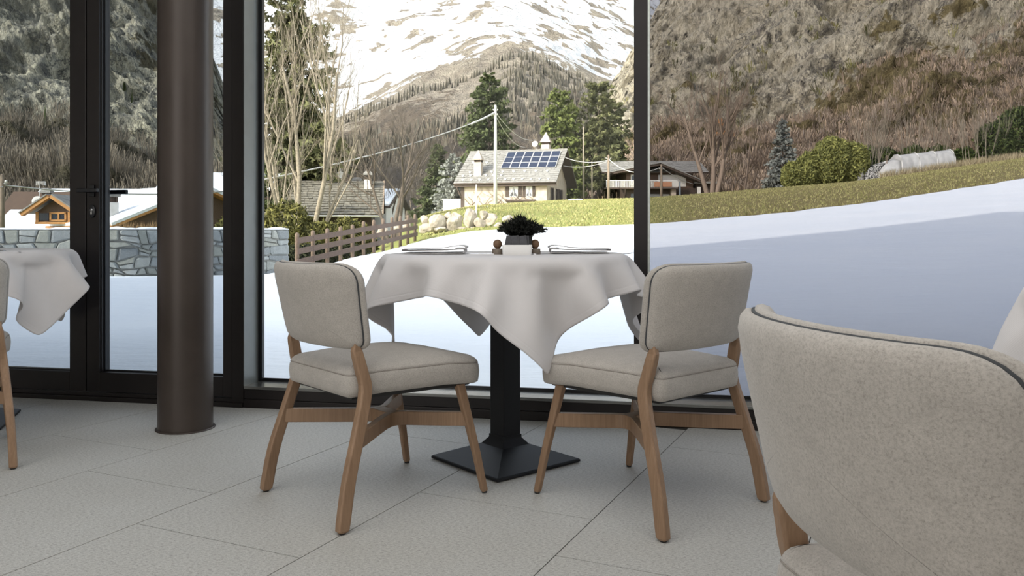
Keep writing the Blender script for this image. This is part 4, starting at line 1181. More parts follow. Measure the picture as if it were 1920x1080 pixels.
leafy('hedge_bush', ground(1760, 112), [(-3.5, 0, 1.8, 2.2, 2.3), (0, 0, 1.8, 2.2, 2.3), (3.4, 0, 1.6, 2.2, 2.2)], M_DKHEDGE, 55, 'long dark hedge behind the plastic tunnel', 'bush', 12000, .5, 'dark hedges on the bank')
leafy('hedge_bush', ground(1912, 100), [(-3.0, 0, 2.2, 2.2, 2.6), (0, 0, 3.0, 2.8, 3.6), (4, 0, 3.2, 3.2, 4.0)], M_DKHEDGE, 56, 'big dark green bush at the right frame edge on the bank', 'bush', 18000, .42, 'dark hedges on the bank')
for i, (q, Y, s_, m_, lb) in enumerate(((592, 33, 1.0, M_SHRUB, 'olive shrub behind the fence left of the dark-roofed house'), (630, 34, .95, M_SHRUB, 'olive shrub in front of the dark-roofed house wall'), (656, 36, .8, M_SHRUB, 'small olive shrub near the middle of the fence'), (506, 30, 1.4, M_SHRUB, 'olive shrub above the end of the stone wall'))):
    g = ground(q, Y); g.z = max(g.z, -1.0)
    leafy('shrub', g, [(-.7 * s_, 0, 1.1 * s_, .75 * s_, .8 * s_), (.4 * s_, .2, 1.15 * s_, .8 * s_, .95 * s_), (.95 * s_, 0, .8 * s_, .6 * s_, .7 * s_)], m_, 60 + i, lb, 'bush', 9000, .16, 'olive shrubs behind the fence')
for k in range(4):
    q = Vector((-6.75 + .25 * k, 22.3 + 1.75 * k, 0)); q.z = -.75
    leafy('low_hedge', q, [(-.6, 0, .55, .75, .62), (.5, .5, .55, .75, .6), (0, .2, .3, .9, .5)], M_LOWHEDGE, 70 + k, ['low dark hedge behind the fence next to the stone wall', 'low dark hedge behind the second and third fence bays', 'low dark hedge behind the fourth fence bay', 'low dark hedge ending where the snow begins behind the fence'][k], 'bush', 6000, .12, 'low dark hedge behind the fence')
# dry stems over the wall and on the bank
def pf_line(x0, y0, x1, y1, z, sp):
    def f(r, n):
        t = r.random(n); return np.stack([x0 + (x1 - x0) * t + r.normal(0, sp, n), y0 + (y1 - y0) * t + r.normal(0, sp, n), np.full(n, z)], 1)
    return f
a, b = at(225, 424, 19), at(300, 424, 19)
tag(blades('dry_reeds', 900, pf_line(a.x, 19, b.x, 19, .55, .25), .42, M_REED, 7, .03), 'dry orange-brown stems above the wall in the right door leaf', 'reeds', None, 'stuff')
def pf_bank(r, n):
    px = r.uniform(1650, 1920, n); Y = r.uniform(92, 98, n); x = (px - 960) / FPX * Y
    return np.stack([x, Y, Gs(x, Y)], 1)
tag(blades('bank_stubble', 3000, pf_bank, .75, M_STUBBLE, 8, .05), 'tall dry grass along the upper edge of the bank', 'grass', None, 'stuff')
def pf_grass(r, n):
    px = r.uniform(790, 2000, n); Y = r.uniform(32, 96, n) ; k = Y > np.interp(px, SBX, SBY) + .6
    px, Y = px[k], Y[k]; x = (px - 960) / FPX * Y
    return np.stack([x, Y, Gs(x, Y) - .02], 1)
tag(blades('dry_turf', 45000, pf_grass, .10, M_REED2, 9, .35), 'short dry winter turf on the bank above the snow', 'grass', None, 'stuff')

# ------------------------------------------------------------------ stone wall in front of the valley
WL = [(-13.5, 15.4), (-9.5, 15.3), (-7.4, 15.9), (-6.2, 17.4), (-5.22, 19.2)]
def wall_pt(s):
    P = [Vector(q) for q in WL]
    for a_, b_ in zip(P, P[1:]):
        L = (b_ - a_).length
        if s <= L or b_ is P[-1]: return a_ + (b_ - a_) * (s / L), (b_ - a_).normalized()
        s -= L
WLEN = sum((Vector(b_) - Vector(a_)).length for a_, b_ in zip(WL, WL[1:]))
wtop, wbot = .865, -.22
sw = empty('stone_wall', (WL[0][0], WL[0][1], 0), 0, 'long curved wall of grey-green stones capped with snow beyond the glass doors', 'wall')
off = Vector((WL[0][0], WL[0][1], 0))
core = MB(); inner = []; NS = 60
for side in (.05, .38):
    pass
rings = []
for i in range(NS + 1):
    s_ = WLEN * i / NS; p_, t_ = wall_pt(min(s_, WLEN - 1e-4)); n_ = Vector((-t_.y, t_.x))
    a_ = p_ + n_ * .02; b_ = p_ + n_ * .42
    rings.append([Vector((a_.x, a_.y, wbot)) - off, Vector((b_.x, b_.y, wbot)) - off, Vector((b_.x, b_.y, wtop)) - off, Vector((a_.x, a_.y, wtop)) - off])
core.loft(rings, True, False); core.build('core', M_MORTAR, sw)
cap_r = []
for i in range(NS + 1):
    s_ = WLEN * i / NS; p_, t_ = wall_pt(min(s_, WLEN - 1e-4)); n_ = Vector((-t_.y, t_.x))
    z_ = .03 + .012 * math.sin(i * 1.3) + .01 * math.sin(i * 3.1)
    cap_r.append([(Vector((p_.x, p_.y, 0)) + Vector((n_.x, n_.y, 0)) * o_) + Vector((0, 0, wtop + zz)) - off for o_, zz in ((-.01, .002), (.0, z_ * .8), (.1, z_ + .01), (.34, z_ + .01), (.44, z_ * .8), (.45, .002))])
cp = MB(); cp.loft(cap_r, True, True); cp.build('snow_cap', M_SNOWP, sw)
rd = random.Random(12)
def stone_on_wall(poly, depth):
    """poly in (s, z); front face pillowed and proud of the core"""
    c_ = sum((Vector(q) for q in poly), Vector((0, 0))) / len(poly)
    vs = []
    for k_, dd in ((1.0, .025), (1.0, -.012), (.80, -depth)):
        for q in poly:
            v = c_ + (Vector(q) - c_) * k_
            p_, t_ = wall_pt(min(max(v.x, .001), WLEN - .001)); n_ = Vector((-t_.y, t_.x))
            P_ = p_ + n_ * (dd + (rd.uniform(-.006, .006) if k_ < 1 else 0)); vs.append(Vector((P_.x, P_.y, v.y)) - off)
    n = len(poly); fs = [tuple(range(2 * n, 3 * n))]
    for r_ in range(2):
        for k in range(n): fs.append((r_ * n + k, r_ * n + (k + 1) % n, (r_ + 1) * n + (k + 1) % n, (r_ + 1) * n + k))
    m_ = MB(); m_.add(vs, fs); m_.build('stone', M_STONE, sw)
# irregular courses: vertical joints jitter, some cells split in two
NCOL = 50; s0w = 2.7; cols = [s0w]
while cols[-1] < WLEN - .25: cols.append(cols[-1] + rd.uniform(.17, .36))
cols[-1] = WLEN
count = 0
zlev = [wbot, -.03, .14, .30, .48, .64, wtop]
def jit(s_, zi, seed):
    r_ = random.Random(int(s_ * 1000) * 31 + zi * 7 + seed); return r_.uniform(-.035, .035), r_.uniform(-.03, .03)
rowj = []
for zi in range(len(zlev) - 1):
    js = [s0w]
    while js[-1] < WLEN - .3: js.append(js[-1] + rd.choice([.17, .22, .27, .33, .40]) * rd.uniform(.85, 1.15))
    js[-1] = WLEN; rowj.append(js)
def zedge(zi, s_):
    if zi in (0,): return zlev[0]
    if zi == len(zlev) - 1: return zlev[-1]
    return zlev[zi] + .045 * math.sin(s_ * 3.1 + zi * 2) + .03 * math.sin(s_ * 7.7 + zi)
for zi in range(len(zlev) - 1):
    js = rowj[zi]; tilt = [rd.uniform(-.045, .045) for _ in js]; tilt[-1] = 0
    for a_, b_, ta, tb in zip(js, js[1:], tilt, tilt[1:]):
        g = .011
        x00, x01, x10, x11 = a_ - ta + g, a_ + ta + g, b_ - tb - g, b_ + tb - g
        zb0, zb1, zt0, zt1 = zedge(zi, a_) + g, zedge(zi, b_) + g, zedge(zi + 1, a_) - g, zedge(zi + 1, b_) - g
        cc = min(.03, (zt0 - zb0) * .22) * rd.uniform(.4, 1.3)
        def octo(X00, Z00, X10, Z10, X11, Z11, X01, Z01):
            c4 = [Vector((X00, Z00)), Vector((X10, Z10)), Vector((X11, Z11)), Vector((X01, Z01))]; out = []
            for i in range(4):
                p0, p1, p2 = c4[i - 1], c4[i], c4[(i + 1) % 4]
                k1 = cc * rd.uniform(.4, 1.6)
                out += [tuple(p1 + (p0 - p1).normalized() * k1), tuple(p1 + (p2 - p1).normalized() * k1)]
            return out
        if rd.random() < .22 and b_ - a_ > .2 and zt0 - zb0 > .13:
            f_ = rd.uniform(.4, .6); zm0, zm1 = zb0 + (zt0 - zb0) * f_, zb1 + (zt1 - zb1) * (1 - f_)
            xm0, xm1 = x00 + (x01 - x00) * f_, x10 + (x11 - x10) * (1 - f_)
            stone_on_wall(octo(x00, zb0, x10, zb1, xm1, zm1 - g * .7, xm0, zm0 - g * .7), rd.uniform(.02, .045))
            stone_on_wall(octo(xm0, zm0 + g * .7, xm1, zm1 + g * .7, x11, zt1, x01, zt0), rd.uniform(.02, .045)); count += 2
        else:
            stone_on_wall(octo(x00, zb0, x10, zb1, x11, zt1, x01, zt0), rd.uniform(.02, .05)); count += 1
print('wall stones', count)

# ------------------------------------------------------------------ fence
fr = empty('ranch_fence', (-5.5, 21, 0), 0, 'brown three-rail wooden fence running from the stone wall across the snow', 'fence')
FP0, FP1 = Vector((-5.5, 21.0)), Vector((-3.8, 33.0))
fdir = (FP1 - FP0).normalized(); fn = Vector((fdir.y, -fdir.x))   # towards us
if fn.y > 0: fn = -fn
ftop = lambda t: .70 + (1.38 - .70) * t
fang = math.atan2(fdir.y, fdir.x)
for k in range(12):
    t = .015 + k / 11 * .975
    q = FP0 + (FP1 - FP0) * t; zt = ftop(t) + (.09 if k > 4 else .035)
    m_ = MB(); rr = .058
    m_.lathe([(.0001, -1.25), (rr, -1.25), (rr, 0), (rr * .9, .02), (rr * .45, .045), (.0001, .05)], 10)
    o = m_.build('post', M_POSTB, fr); o.location = (q.x + 5.5 - fn.x * .07, q.y - 21 - fn.y * .07, zt)
for r_ in range(3):
    for k in range(0, 11, 1):
        t0, t1 = .0 + k / 11, (k + 1) / 11
        a_, b_ = FP0 + (FP1 - FP0) * t0, FP0 + (FP1 - FP0) * t1
        z0_, z1_ = ftop(t0) - .12 - r_ * .275, ftop(t1) - .12 - r_ * .275
        L = (b_ - a_).length
        M_ = Matrix.Translation(Vector((a_.x + 5.5, a_.y - 21, z0_))) @ Matrix.Rotation(fang, 4, 'Z') @ Matrix.Rotation(-math.atan2(z1_ - z0_, L), 4, 'Y')
        m_ = MB().box(.004, L - .004, -.018, .018, -.075, .075); o = m_.build('rail', M_FENCE, fr, .005, 1); o.matrix_local = M_

# ------------------------------------------------------------------ boulders
def boulder(loc, sx, sy, sz, seed, label):
    bm = bmesh.new(); bmesh.ops.create_icosphere(bm, subdivisions=3, radius=1)
    P = np.array([v.co[:] for v in bm.verts]); 
    rg = np.random.default_rng(seed); d = np.ones(len(P)) * 1.0
    for k in range(14):
        n_ = rg.normal(size=3); n_ /= np.linalg.norm(n_); c_ = rg.uniform(.55, .8); t = P @ n_
        d = np.minimum(d, np.where(t > 1e-3, c_ / np.maximum(t, 1e-3), 9))
    d *= 1.08 + .12 * fbm(P * 2.6 + seed, 4)
    P = P * d[:, None] * np.array([sx, sy, sz])
    for v, c_ in zip(bm.verts, P): v.co = c_
    me = bpy.data.meshes.new('boulder'); bm.to_mesh(me); bm.free(); me.materials.append(M_BOULDER)
    o = bpy.data.objects.new('boulder', me); COL.objects.link(o); o.location = loc; o.rotation_euler = (0, 0, seed)
    return tag(o, label, 'rock', 'pale boulders holding the grassy bank')
BL = [(800, 428, 15, 10, 'square pale boulder just right of the fence end'), (820, 419, 19, 20, 'large pointed boulder, second from the fence end'), (826, 432, 22, 6, 'long low slab at the foot of the pointed boulder'), (852, 416, 16, 19, 'upright rounded boulder left of the thin post'), (880, 412, 13, 20, 'tall narrow boulder left of the thin post foot'), (906, 403, 10, 9, 'small rounded boulder high up right of the thin post'), (921, 412, 12, 10, 'egg-shaped boulder beneath the concrete pole'), (900, 421, 11, 11, 'boulder in the row right of the thin post foot'), (936, 424, 14, 8, 'flat boulder half behind the dark table plant'), (796, 412, 8, 7, 'little stone on the bank above the fence end'), (866, 431, 14, 6, 'low dark-shadowed slab between two tall boulders'), (888, 431, 12, 5, 'low stone at the snow line under the thin post'), (840, 404, 9, 6, 'little stone on the grass above the upright boulder'), (952, 410, 12, 7, 'brownish flat rock on the grass behind the plant'), (762, 424, 10, 9, 'pale stone behind the right end of the fence'), (742, 430, 13, 9, 'pale stone behind the fence near its fourth bay from the right'), (716, 436, 12, 9, 'pale stone seen through the middle of the fence'), (692, 440, 14, 9, 'leftmost pale stone seen through the fence')]
for i, (px, py, hw, hh, lb) in enumerate(BL):
    Y = 35.0 if px > 780 else 38
    s = Y / FPX; q = at(px, py, Y)
    boulder(q, hw * s * 1.15, hw * s * .9, hh * s * 1.25, 3 + i, lb)
for px, py, lb in ((1072, 378.5, 'small snow patch on the grass right of the cottage'), (1086, 380, 'second, rounder snow patch on the grass near the cottage')):
    q = ground(px, 88)
    o = MB().lathe([(.0001, .1), (.25, .09), (.38, .03), (.42, -.1), (.0001, -.15)], 14).build('snow_patch', M_SNOWP); o.location = q + Vector((0, 0, .06)); o.scale = (1, .8, .8)
    tag(o, lb, 'snow', 'snow remnants on the grass')
# ------------------------------------------------------------------ houses
def slope_slab(L0, L1, ya, za, yb, zb, th, over=0):
    """roof slope between eave (ya,za) and ridge (yb,zb), x from L0 to L1"""
    m = MB(); d = Vector((0, yb - ya, zb - za)).normalized(); n_ = Vector((0, -d.z, d.y));
    if n_.z < 0: n_ = -n_
    a, b = Vector((0, ya, za)), Vector((0, yb, zb))
    vs = []
    for x in (L0, L1):
        for p in (a, b, b + n_ * th, a + n_ * th): vs.append(p + Vector((x, 0, 0)))
    m.add(vs, [(0, 1, 2, 3), (7, 6, 5, 4), (0, 4, 5, 1), (1, 5, 6, 2), (2, 6, 7, 3), (3, 7, 4, 0)])
    return m
def slate_courses(name, L0, L1, ya, za, yb, zb, th, rows, wid, mat, parent, seed, hide=()):
    """overlapping uneven slates as one raised layer"""
    rd_ = random.Random(seed); d = Vector((0, yb - ya, zb - za)); ln = d.length; d.normalize(); n_ = Vector((0, -d.z, d.y))
    if n_.z < 0: n_ = -n_
    m = MB()
    for r in range(rows):
        s0, s1 = ln * r / rows, ln * (r + 1.35) / rows
        x = L0
        while x < L1 - .05:
            w = min(wid * rd_.uniform(.6, 1.4), L1 - x); e = rd_.uniform(-.05, .03); t0 = th + .05 + rd_.uniform(0, .05)
            a = Vector((x + .01, ya, za)) + d * (s0 + e); b = Vector((x + .01, ya, za)) + d * min(s1, ln)
            W = Vector((w - .02, 0, 0))
            vs = [a + n_ * (t0 - .05), a + W + n_ * (t0 - .05), a + W + n_ * t0, a + n_ * t0, b + n_ * th, b + W + n_ * th]
            m.add(vs, [(0, 1, 2, 3), (3, 2, 5, 4), (0, 3, 4), (1, 5, 2)])
            x += w
    return tag(m.build(name, mat, parent), kind='stuff')
def house_body(L, W, wall, ridge, mat, parent, name='wall', z0=-1.5):
    m = MB(); pr = [(0, z0), (W, z0), (W, wall), (W / 2, ridge), (0, wall)]
    n = 5; vs = [Vector((x, y, z)) for x in (-L, 0) for y, z in pr]
    m.add(vs, [(0, 1, 2, 3, 4)[::-1], (5, 6, 7, 8, 9)] + [(k, (k + 1) % n, n + (k + 1) % n, n + k) for k in range(n)])
    return m.build(name, mat, parent)
def window(parent, M_, w, h, frame, glass, shutters=None, curtains=False, name='window'):
    """M_ places the window: x right, z up, -y outward"""
    f = empty(name, (0, 0, 0)); f.parent = parent; f.matrix_local = M_
    t = .07
    m = MB(); m.box(-w / 2, w / 2, -.05, .02, -t / 2, t / 2).box(-w / 2, w / 2, -.05, .02, h - t / 2, h + t / 2).box(-w / 2 - t / 2, -w / 2 + t / 2, -.05, .02, -t / 2, h + t / 2).box(w / 2 - t / 2, w / 2 + t / 2, -.05, .02, -t / 2, h + t / 2).box(-.025, .025, -.045, .02, 0, h)
    m.build('frame', frame, f)
    MB().box(-w / 2, w / 2, -.02, -.005, 0, h).build('pane', glass, f)
    if curtains:
        for s in (-1, 1):
            MB().add([(s * w * .48, -.03, h), (s * w * .06, -.03, h), (s * w * .10, -.03, h * .6), (s * w * .33, -.03, h * .25), (s * w * .48, -.03, h * .1)], [(0, 1, 2, 3, 4)]) if False else None
            cm = MB(); P_ = [(s * w * .48, h * .97), (s * w * .05, h * .97), (s * w * .16, h * .5), (s * w * .36, h * .2), (s * w * .48, h * .1)]
            cm.add([Vector((x, y, z)) for y in (-.034, -.024) for x, z in P_], [(0, 1, 2, 3, 4), (9, 8, 7, 6, 5)] + [(k, (k + 1) % 5, 5 + (k + 1) % 5, 5 + k) for k in range(5)])
            cm.build('curtain', M_CURTAIN, f)
    if shutters:
        for s in (-1, 1):
            if shutters == 'one' and s > 0: continue
            sm = MB(); x0 = s * (w / 2 + .05); x1 = s * (w / 2 + .05 + w * .45)
            sm.box(min(x0, x1), max(x0, x1), -.09, -.04, -.06, h + .06); sm.box(min(x0, x1) + .03, max(x0, x1) - .03, -.11, -.09, h * .2, h * .28); sm.box(min(x0, x1) + .03, max(x0, x1) - .03, -.11, -.09, h * .75, h * .83)
            sm.build('shutter', M_TIMBER, f)
    return f
def chimney(parent, x, y, z0, z1, w, cap='point', mat=M_HWALL):
    c_ = empty('chimney', (x, y, 0)); c_.parent = parent; h = w / 2
    MB().box(-h, h, -h, h, z0, z1).build('stack', mat, c_)
    m = MB()
    for sx in (-1, 1):
        for sy in (-1, 1): m.box(sx * h * .9 - .06 * sx * 2 if sx > 0 else -h * .9, sx * h * .9 if sx > 0 else -h * .9 + .12, min(sy * h * .9, sy * (h * .9 - .12)), max(sy * h * .9, sy * (h * .9 - .12)), z1, z1 + .28)
    m.box(-h * .7, h * .7, -h * .7, h * .7, z1, z1 + .27)
    m.build('vent_legs', M_TIMBER, c_)
    k = h * 1.28
    if cap == 'point':
        MB().loft([[Vector((s * a, s * b, z)) for a, b in ((-1, -1), (1, -1), (1, 1), (-1, 1))] for s, z in ((k, z1 + .28), (k, z1 + .34), (.03, z1 + .34 + w * 1.25))], True, False).build('cap', mat, c_)
    else:
        MB().loft([[Vector((s * a, s * b, z)) for a, b in ((-1, -1), (1, -1), (1, 1), (-1, 1))] for s, z in ((k, z1 + .28), (k, z1 + .38), (k * .55, z1 + .55))], True, False).build('cap', M_SLATE if cap == 'slab' else M_SNOWP, c_)
def MT(x, y, z, rz=0): return Matrix.Translation((x, y, z)) @ Matrix.Rotation(rz, 4, 'Z')

# --- the cottage with the solar panels; local x to the left is negative, y goes away from us
CR = math.radians(-15)
gz_ = 4.30
hb = empty('cottage', (4.22, 100.0, gz_), CR, 'small cream cottage with stone-slate roof and a block of solar panels', 'house')
L, W, WH, RH = 10.7, 12.4, 2.75, 6.85
house_body(L, W, WH, RH, M_HWALL, hb, z0=-2)
pitch = (RH - WH) / (W / 2); ov = .75
ez0 = WH - ov * pitch
slope_slab(-L - .95, 1.35, -ov, ez0, W / 2, RH, .16).build('roof_slope', M_TIMBER, hb)
slope_slab(-L - .95, 1.35, W + ov, ez0, W / 2, RH, .16).build('roof_slope', M_TIMBER, hb)
slate_courses('slates', -L - 1.0, 1.4, -ov - .05, ez0 - .03, W / 2, RH, .16, 17, .55, M_SLATE, hb, 3)
slate_courses('slates', -L - 1.0, 1.4, W + ov + .05, ez0 - .03, W / 2, RH, .16, 17, .8, M_SLATE, hb, 4)
rm = MB(); x = -L - 1.0; rd = random.Random(4)
while x < 1.3:
    w = rd.uniform(.35, .6); rm.box(x, x + w - .03, W / 2 - .2, W / 2 + .2, RH + .10, RH + .20 + rd.uniform(0, .06)); x += w
rm.build('ridge_stones', M_SLATE, hb)
MB().tube([(-L - .95, -ov - .12, ez0 + .06), (1.35, -ov - .12, ez0 + .06)], .11, 8).build('gutter', M_TIMBER, hb)
MB().box(-L - .95, 1.35, -ov + .02, -ov + .12, ez0 - .30, ez0 - .02).build('fascia', M_TIMBER, hb)
sd_ = Vector((0, W / 2 + ov, RH - ez0)); sl_ = sd_.length; sd_.normalize(); sn_ = Vector((0, -sd_.z, sd_.y))
ras = math.atan2(sd_.z, sd_.y)
for r_ in range(3):
    for c_ in range(6):
        x0 = -6.35 + c_ * 1.18; s0 = sl_ * .40 + r_ * 1.42
        o_ = Vector((x0 + .0 * r_, -ov, ez0)) + sd_ * s0 + sn_ * .34
        pn = empty('solar_panel', o_); pn.parent = hb; pn.matrix_local = Matrix.Translation(o_) @ Matrix.Rotation(ras, 4, 'X')
        MB().box(0, 1.14, 0, 1.38, -.03, .012).build('panel_frame', M_POLEW, pn)
        MB().box(.045, 1.095, .045, 1.335, .013, .03).build('cell_sheet', M_SOLAR, pn)
sg = []
for r_, (s_, n_, x0, x1) in enumerate(((.07, 11, -10.6, .3), (.30, 8, -10.2, -.2), (.60, 3, -10.4, -8.6), (.20, 6, -10.9, -5.9))):
    for k in range(n_):
        o_ = Vector((x0 + (x1 - x0) * k / (n_ - 1), -ov, ez0)) + sd_ * (sl_ * s_) + sn_ * .28
        m_ = MB(); m_.add([(-.16, 0, .12), (.16, 0, .12), (0, -.1, -.12), (-.16, .12, .12), (.16, .12, .12), (0, .08, -.1)], [(0, 1, 2)[::-1], (3, 4, 5), (0, 3, 4, 1), (1, 4, 5, 2), (2, 5, 3, 0)])
        q = m_.build('snow_guard', M_SNOWP, hb); q.location = o_
chimney(hb, -9.0, 1.0, 2.2, 5.1, .95, 'point')
chimney(hb, -1.7, W / 2 + 1.1, 5.5, 7.75, 1.05, 'point')
dn = empty('satellite_dish', (-4.3 + 1.3, W / 2 + .9, RH)); dn.parent = hb
MB().tube([(0, 0, -.6), (0, 0, 1.0)], .035, 6).build('mast', M_POLEW, dn)
MB().lathe([(.0001, -.08), (.2, -.05), (.38, .05), (.40, .06), (.38, .02), (.2, -.08), (.0001, -.11)], 20).build('dish', M_POLEW, dn).matrix_local = Matrix.Translation((-.1, -.25, 1.0)) @ Matrix.Rotation(math.radians(75), 4, 'X')
window(hb, MT(-4.15, 0, .75), 1.05, 1.15, M_CURTAIN, M_WINGL, 'both', True)
window(hb, MT(-1.85 - .35, 0, .75), .75, 1.15, M_CURTAIN, M_WINGL, 'both', True)
MB().box(-5.2, -1.3, -.05, .08, 2.02, 2.2).build('lintel', M_TIMBER, hb)
MB().box(-5.1, -1.4, -.4, .05, .12, .32).build('flower_shelf', M_TIMBER, hb)
for y_, w_, h_, z_ in ((3.0, .9, 1.6, .25), (5.9, .7, 1.6, .25), (8.2, 1.2, 1.6, .25)):
    window(hb, MT(0, y_, z_, math.pi / 2), w_, h_, M_TIMBER, M_WINGL, 'both')
window(hb, MT(0, W / 2, 3.7, math.pi / 2), .5, 1.1, M_TIMBER, M_WINGL)
MB().box(-L - 1.9 - 1.1, -L, 1.0, 5, -2.4, .55).build('annex', M_HWHITE, hb)
MB().box(-L - .32, -L + .15, -.05, .25, -1.5, 2.6).build('corner_post', M_TIMBER, hb)
MB().tube([(-L - .05, .05, .2), (-L - .9, -.2, 2.3)], .10, 6).build('roof_strut', M_TIMBER, hb)
for x_ in range(0, 9):
    MB().box(-L + .6 + x_ * 1.2, -L + .78 + x_ * 1.2, -ov, .05, ez0 - .02, ez0 + .12).build('rafter', M_TIMBER, hb)
# climbing vine: bare stems fanned over the front wall
vn = MB(); rdv = random.Random(9)
for k in range(26):
    x_ = rdv.uniform(-9.8, -.6); p_ = Vector((x_, -.08, -.3)); pts = [p_]
    dx_ = rdv.uniform(-.5, .5)
    for i in range(6):
        p_ = p_ + Vector((dx_ + rdv.uniform(-.3, .3), rdv.uniform(-.02, .01), rdv.uniform(.12, .5))); p_.y = min(p_.y, -.04); pts.append(p_.copy())
    vn.tube(pts, [.04, .035, .03, .025, .02, .015, .01], 3, False)
vo_ = vn.build('climbing_vine', M_BARKD, None); vo_.location = hb.location; vo_.rotation_euler = hb.rotation_euler
tag(vo_, 'leafless climbing vine spread over the front wall of the cream cottage', 'vine')

# --- chalet with the balcony behind the mullion
hc = empty('balcony_chalet', (15.6, 112, 4.55), math.radians(2), 'two-storey chalet with long balcony and snow-flecked roof right of the cottage', 'house')
def hbx(name, x0, x1, y0, y1, z0, z1, mat, par=None): return MB().box(x0, x1, y0, y1, z0, z1).build(name, mat, par or hc)
hbx('wall', 0, 9.6, 0, 8, -1, 2.1, M_TIMBER)
hbx('upper_wall', 0, 9.2, .1, 8, 2.1, 4.2, M_BROWNW)
hbx('render_panel', 4.4, 8.2, .02, .2, 2.3, 3.9, M_HWHITE)
hbx('garage_door', 3.2, 5.9, -.06, .1, -.6, 1.25, M_GARAGE)
hbx('stone_pier', 6.0, 6.6, -.9, .0, -1, 1.95, M_HWALL)
hbx('downpipe', 6.95, 7.15, -1.3, -1.1, -1, 2.9, M_DOWNPIPE)
hbx('white_pier', 9.5, 9.9, -1.2, -.8, -1, 2.2, M_HWHITE)
hbx('door', .6, 2.5, -.05, .1, -.8, 1.3, M_WINGL)
hbx('balcony_slab', -3.0, 6.7, -1.4, .1, 1.9, 2.08, M_TIMBER)
hbx('handrail', -3.0, 6.7, -1.42, -1.34, 2.98, 3.06, M_CURTAIN)
for k in range(64):
    x_ = -2.95 + k * .152
    if x_ > 6.68: break
    hbx('baluster', x_, x_ + .07, -1.41, -1.35, 2.08, 2.98, M_POLEW if k % 9 else M_HWHITE)
hbx('flower_board', 3.5, 5.9, -1.50, -1.44, 2.2, 2.85, M_TERRA)
fmm = empty('window_panel', (1.2, .05, 2.5)); fmm.parent = hc
MB().box(-.6, .6, -.05, .08, 0, 1.4).build('frame', M_HWHITE, fmm); MB().box(-.5, .5, -.07, -.05, .1, 1.3).build('pane', M_WINGL, fmm)
# main roof, ridge along the front, and the front gable with its long right verge
slope_slab(-3.4, 11.2, -.6, 4.05, 4.5, 6.0, .16).build('roof_slope', M_TIMBER, hc)
slope_slab(-3.4, 11.2, 9.6, 4.05, 4.5, 6.0, .16).build('roof_slope', M_TIMBER, hc)
slate_courses('slates', -3.4, 11.2, -.6, 4.05, 4.5, 6.0, .16, 10, .5, M_SLATE, hc, 8)
def xslab(name, xa, za, xb, zb, y0, y1, th, mat):
    m = MB(); d = Vector((xb - xa, 0, zb - za)).normalized(); n_ = Vector((-d.z, 0, d.x)); n_ = n_ if n_.z > 0 else -n_
    vs = [Vector((x, y, z)) + n_ * t for y in (y0, y1) for x, z, t in ((xa, za, 0), (xb, zb, 0), (xb, zb, th), (xa, za, th))]
    m.add(vs, [(0, 1, 2, 3)[::-1], (4, 5, 6, 7), (0, 1, 5, 4), (1, 2, 6, 5), (2, 3, 7, 6), (3, 0, 4, 7)]); return m.build(name, mat, hc)
xslab('gable_slope', 4.3, 5.05, 9.8, 2.75, -2.0, 4.0, .28, M_TIMBER)
xslab('gable_slope', 4.3, 5.05, -1.9, 3.9, -2.0, 4.0, .28, M_TIMBER)
xslab('gable_slates', 4.25, 5.33, 9.9, 2.99, -2.1, 4.4, .1, M_SLATE)
xslab('snow_patch', 5.6, 4.89, 9.2, 3.40, -1.6, 3.2, .07, M_SNOWP)
xslab('gable_slates', 4.25, 5.33, -2.0, 4.18, -2.1, 4.4, .1, M_SLATE)
hbx('side_extension', 9.6, 12.0, .4, 6, -1, 2.7, M_TIMBER)
hbx('extension_roof', 9.3, 12.4, -.5, 6.4, 2.7, 2.95, M_SLATE)
for k in range(9): hbx('picket', 7.6 + k * .24, 7.7 + k * .24, -1.6, -1.5, -.4, .75, M_HWHITE)
chimney(hc, 2.5, 4.5, 5.5, 6.35, .9, 'slab', M_HWHITE)

# --- dark-roofed house left of the fence
g = at(712, 392, 50)
hd_ = empty('dark_roofed_house', (g.x, 50, -2.4), math.radians(8), 'low house with mossy dark slate roof behind the fence, dish on its ridge', 'house')
L, W, WH, RH = 7.2, 8.0, 4.45, 6.35
house_body(L - .8, W, WH, RH, M_TIMBER, hd_, z0=-3)
hd_.children[-1].location = (-.5, 0, 0)
pit = (RH - WH) / (W / 2)
slope_slab(-L, .2, -.8, WH - .8 * pit, W / 2, RH, .14).build('roof_slope', M_TIMBER, hd_)
slope_slab(-L, .2, W + .8, WH - .8 * pit, W / 2, RH, .14).build('roof_slope', M_TIMBER, hd_)
slate_courses('slates', -L, .2, -.85, WH - .8 * pit - .02, W / 2, RH, .14, 14, .42, M_SLATED, hd_, 5)
MB().tube([(-L, -.92, WH - .8 * pit + .03), (.2, -.92, WH - .8 * pit + .03)], .07, 6).build('gutter', M_POLEW, hd_)
xs = MB(); xs.box(.16, .30, -.8, W / 2, 0, .1); 
vb = slope_slab(.16, .24, -.85, WH - .85 * pit + .1, W / 2, RH + .06, .12).build('verge_board', M_VERGE, hd_)
chimney(hd_, -.8, W / 2 - 1.2, 5.4, 6.5, .45, 'slab', M_HWHITE)
d2_ = empty('satellite_dish', (-2.6, W / 2, RH)); d2_.parent = hd_
MB().tube([(0, 0, -.3), (0, 0, 1.35)], .02, 6).build('mast', M_POLEW, d2_)
MB().box(-.25, .25, -.01, .01, 1.2, 1.23).box(-.18, .18, -.01, .01, .8, .82).build('aerial', M_POLEW, d2_)
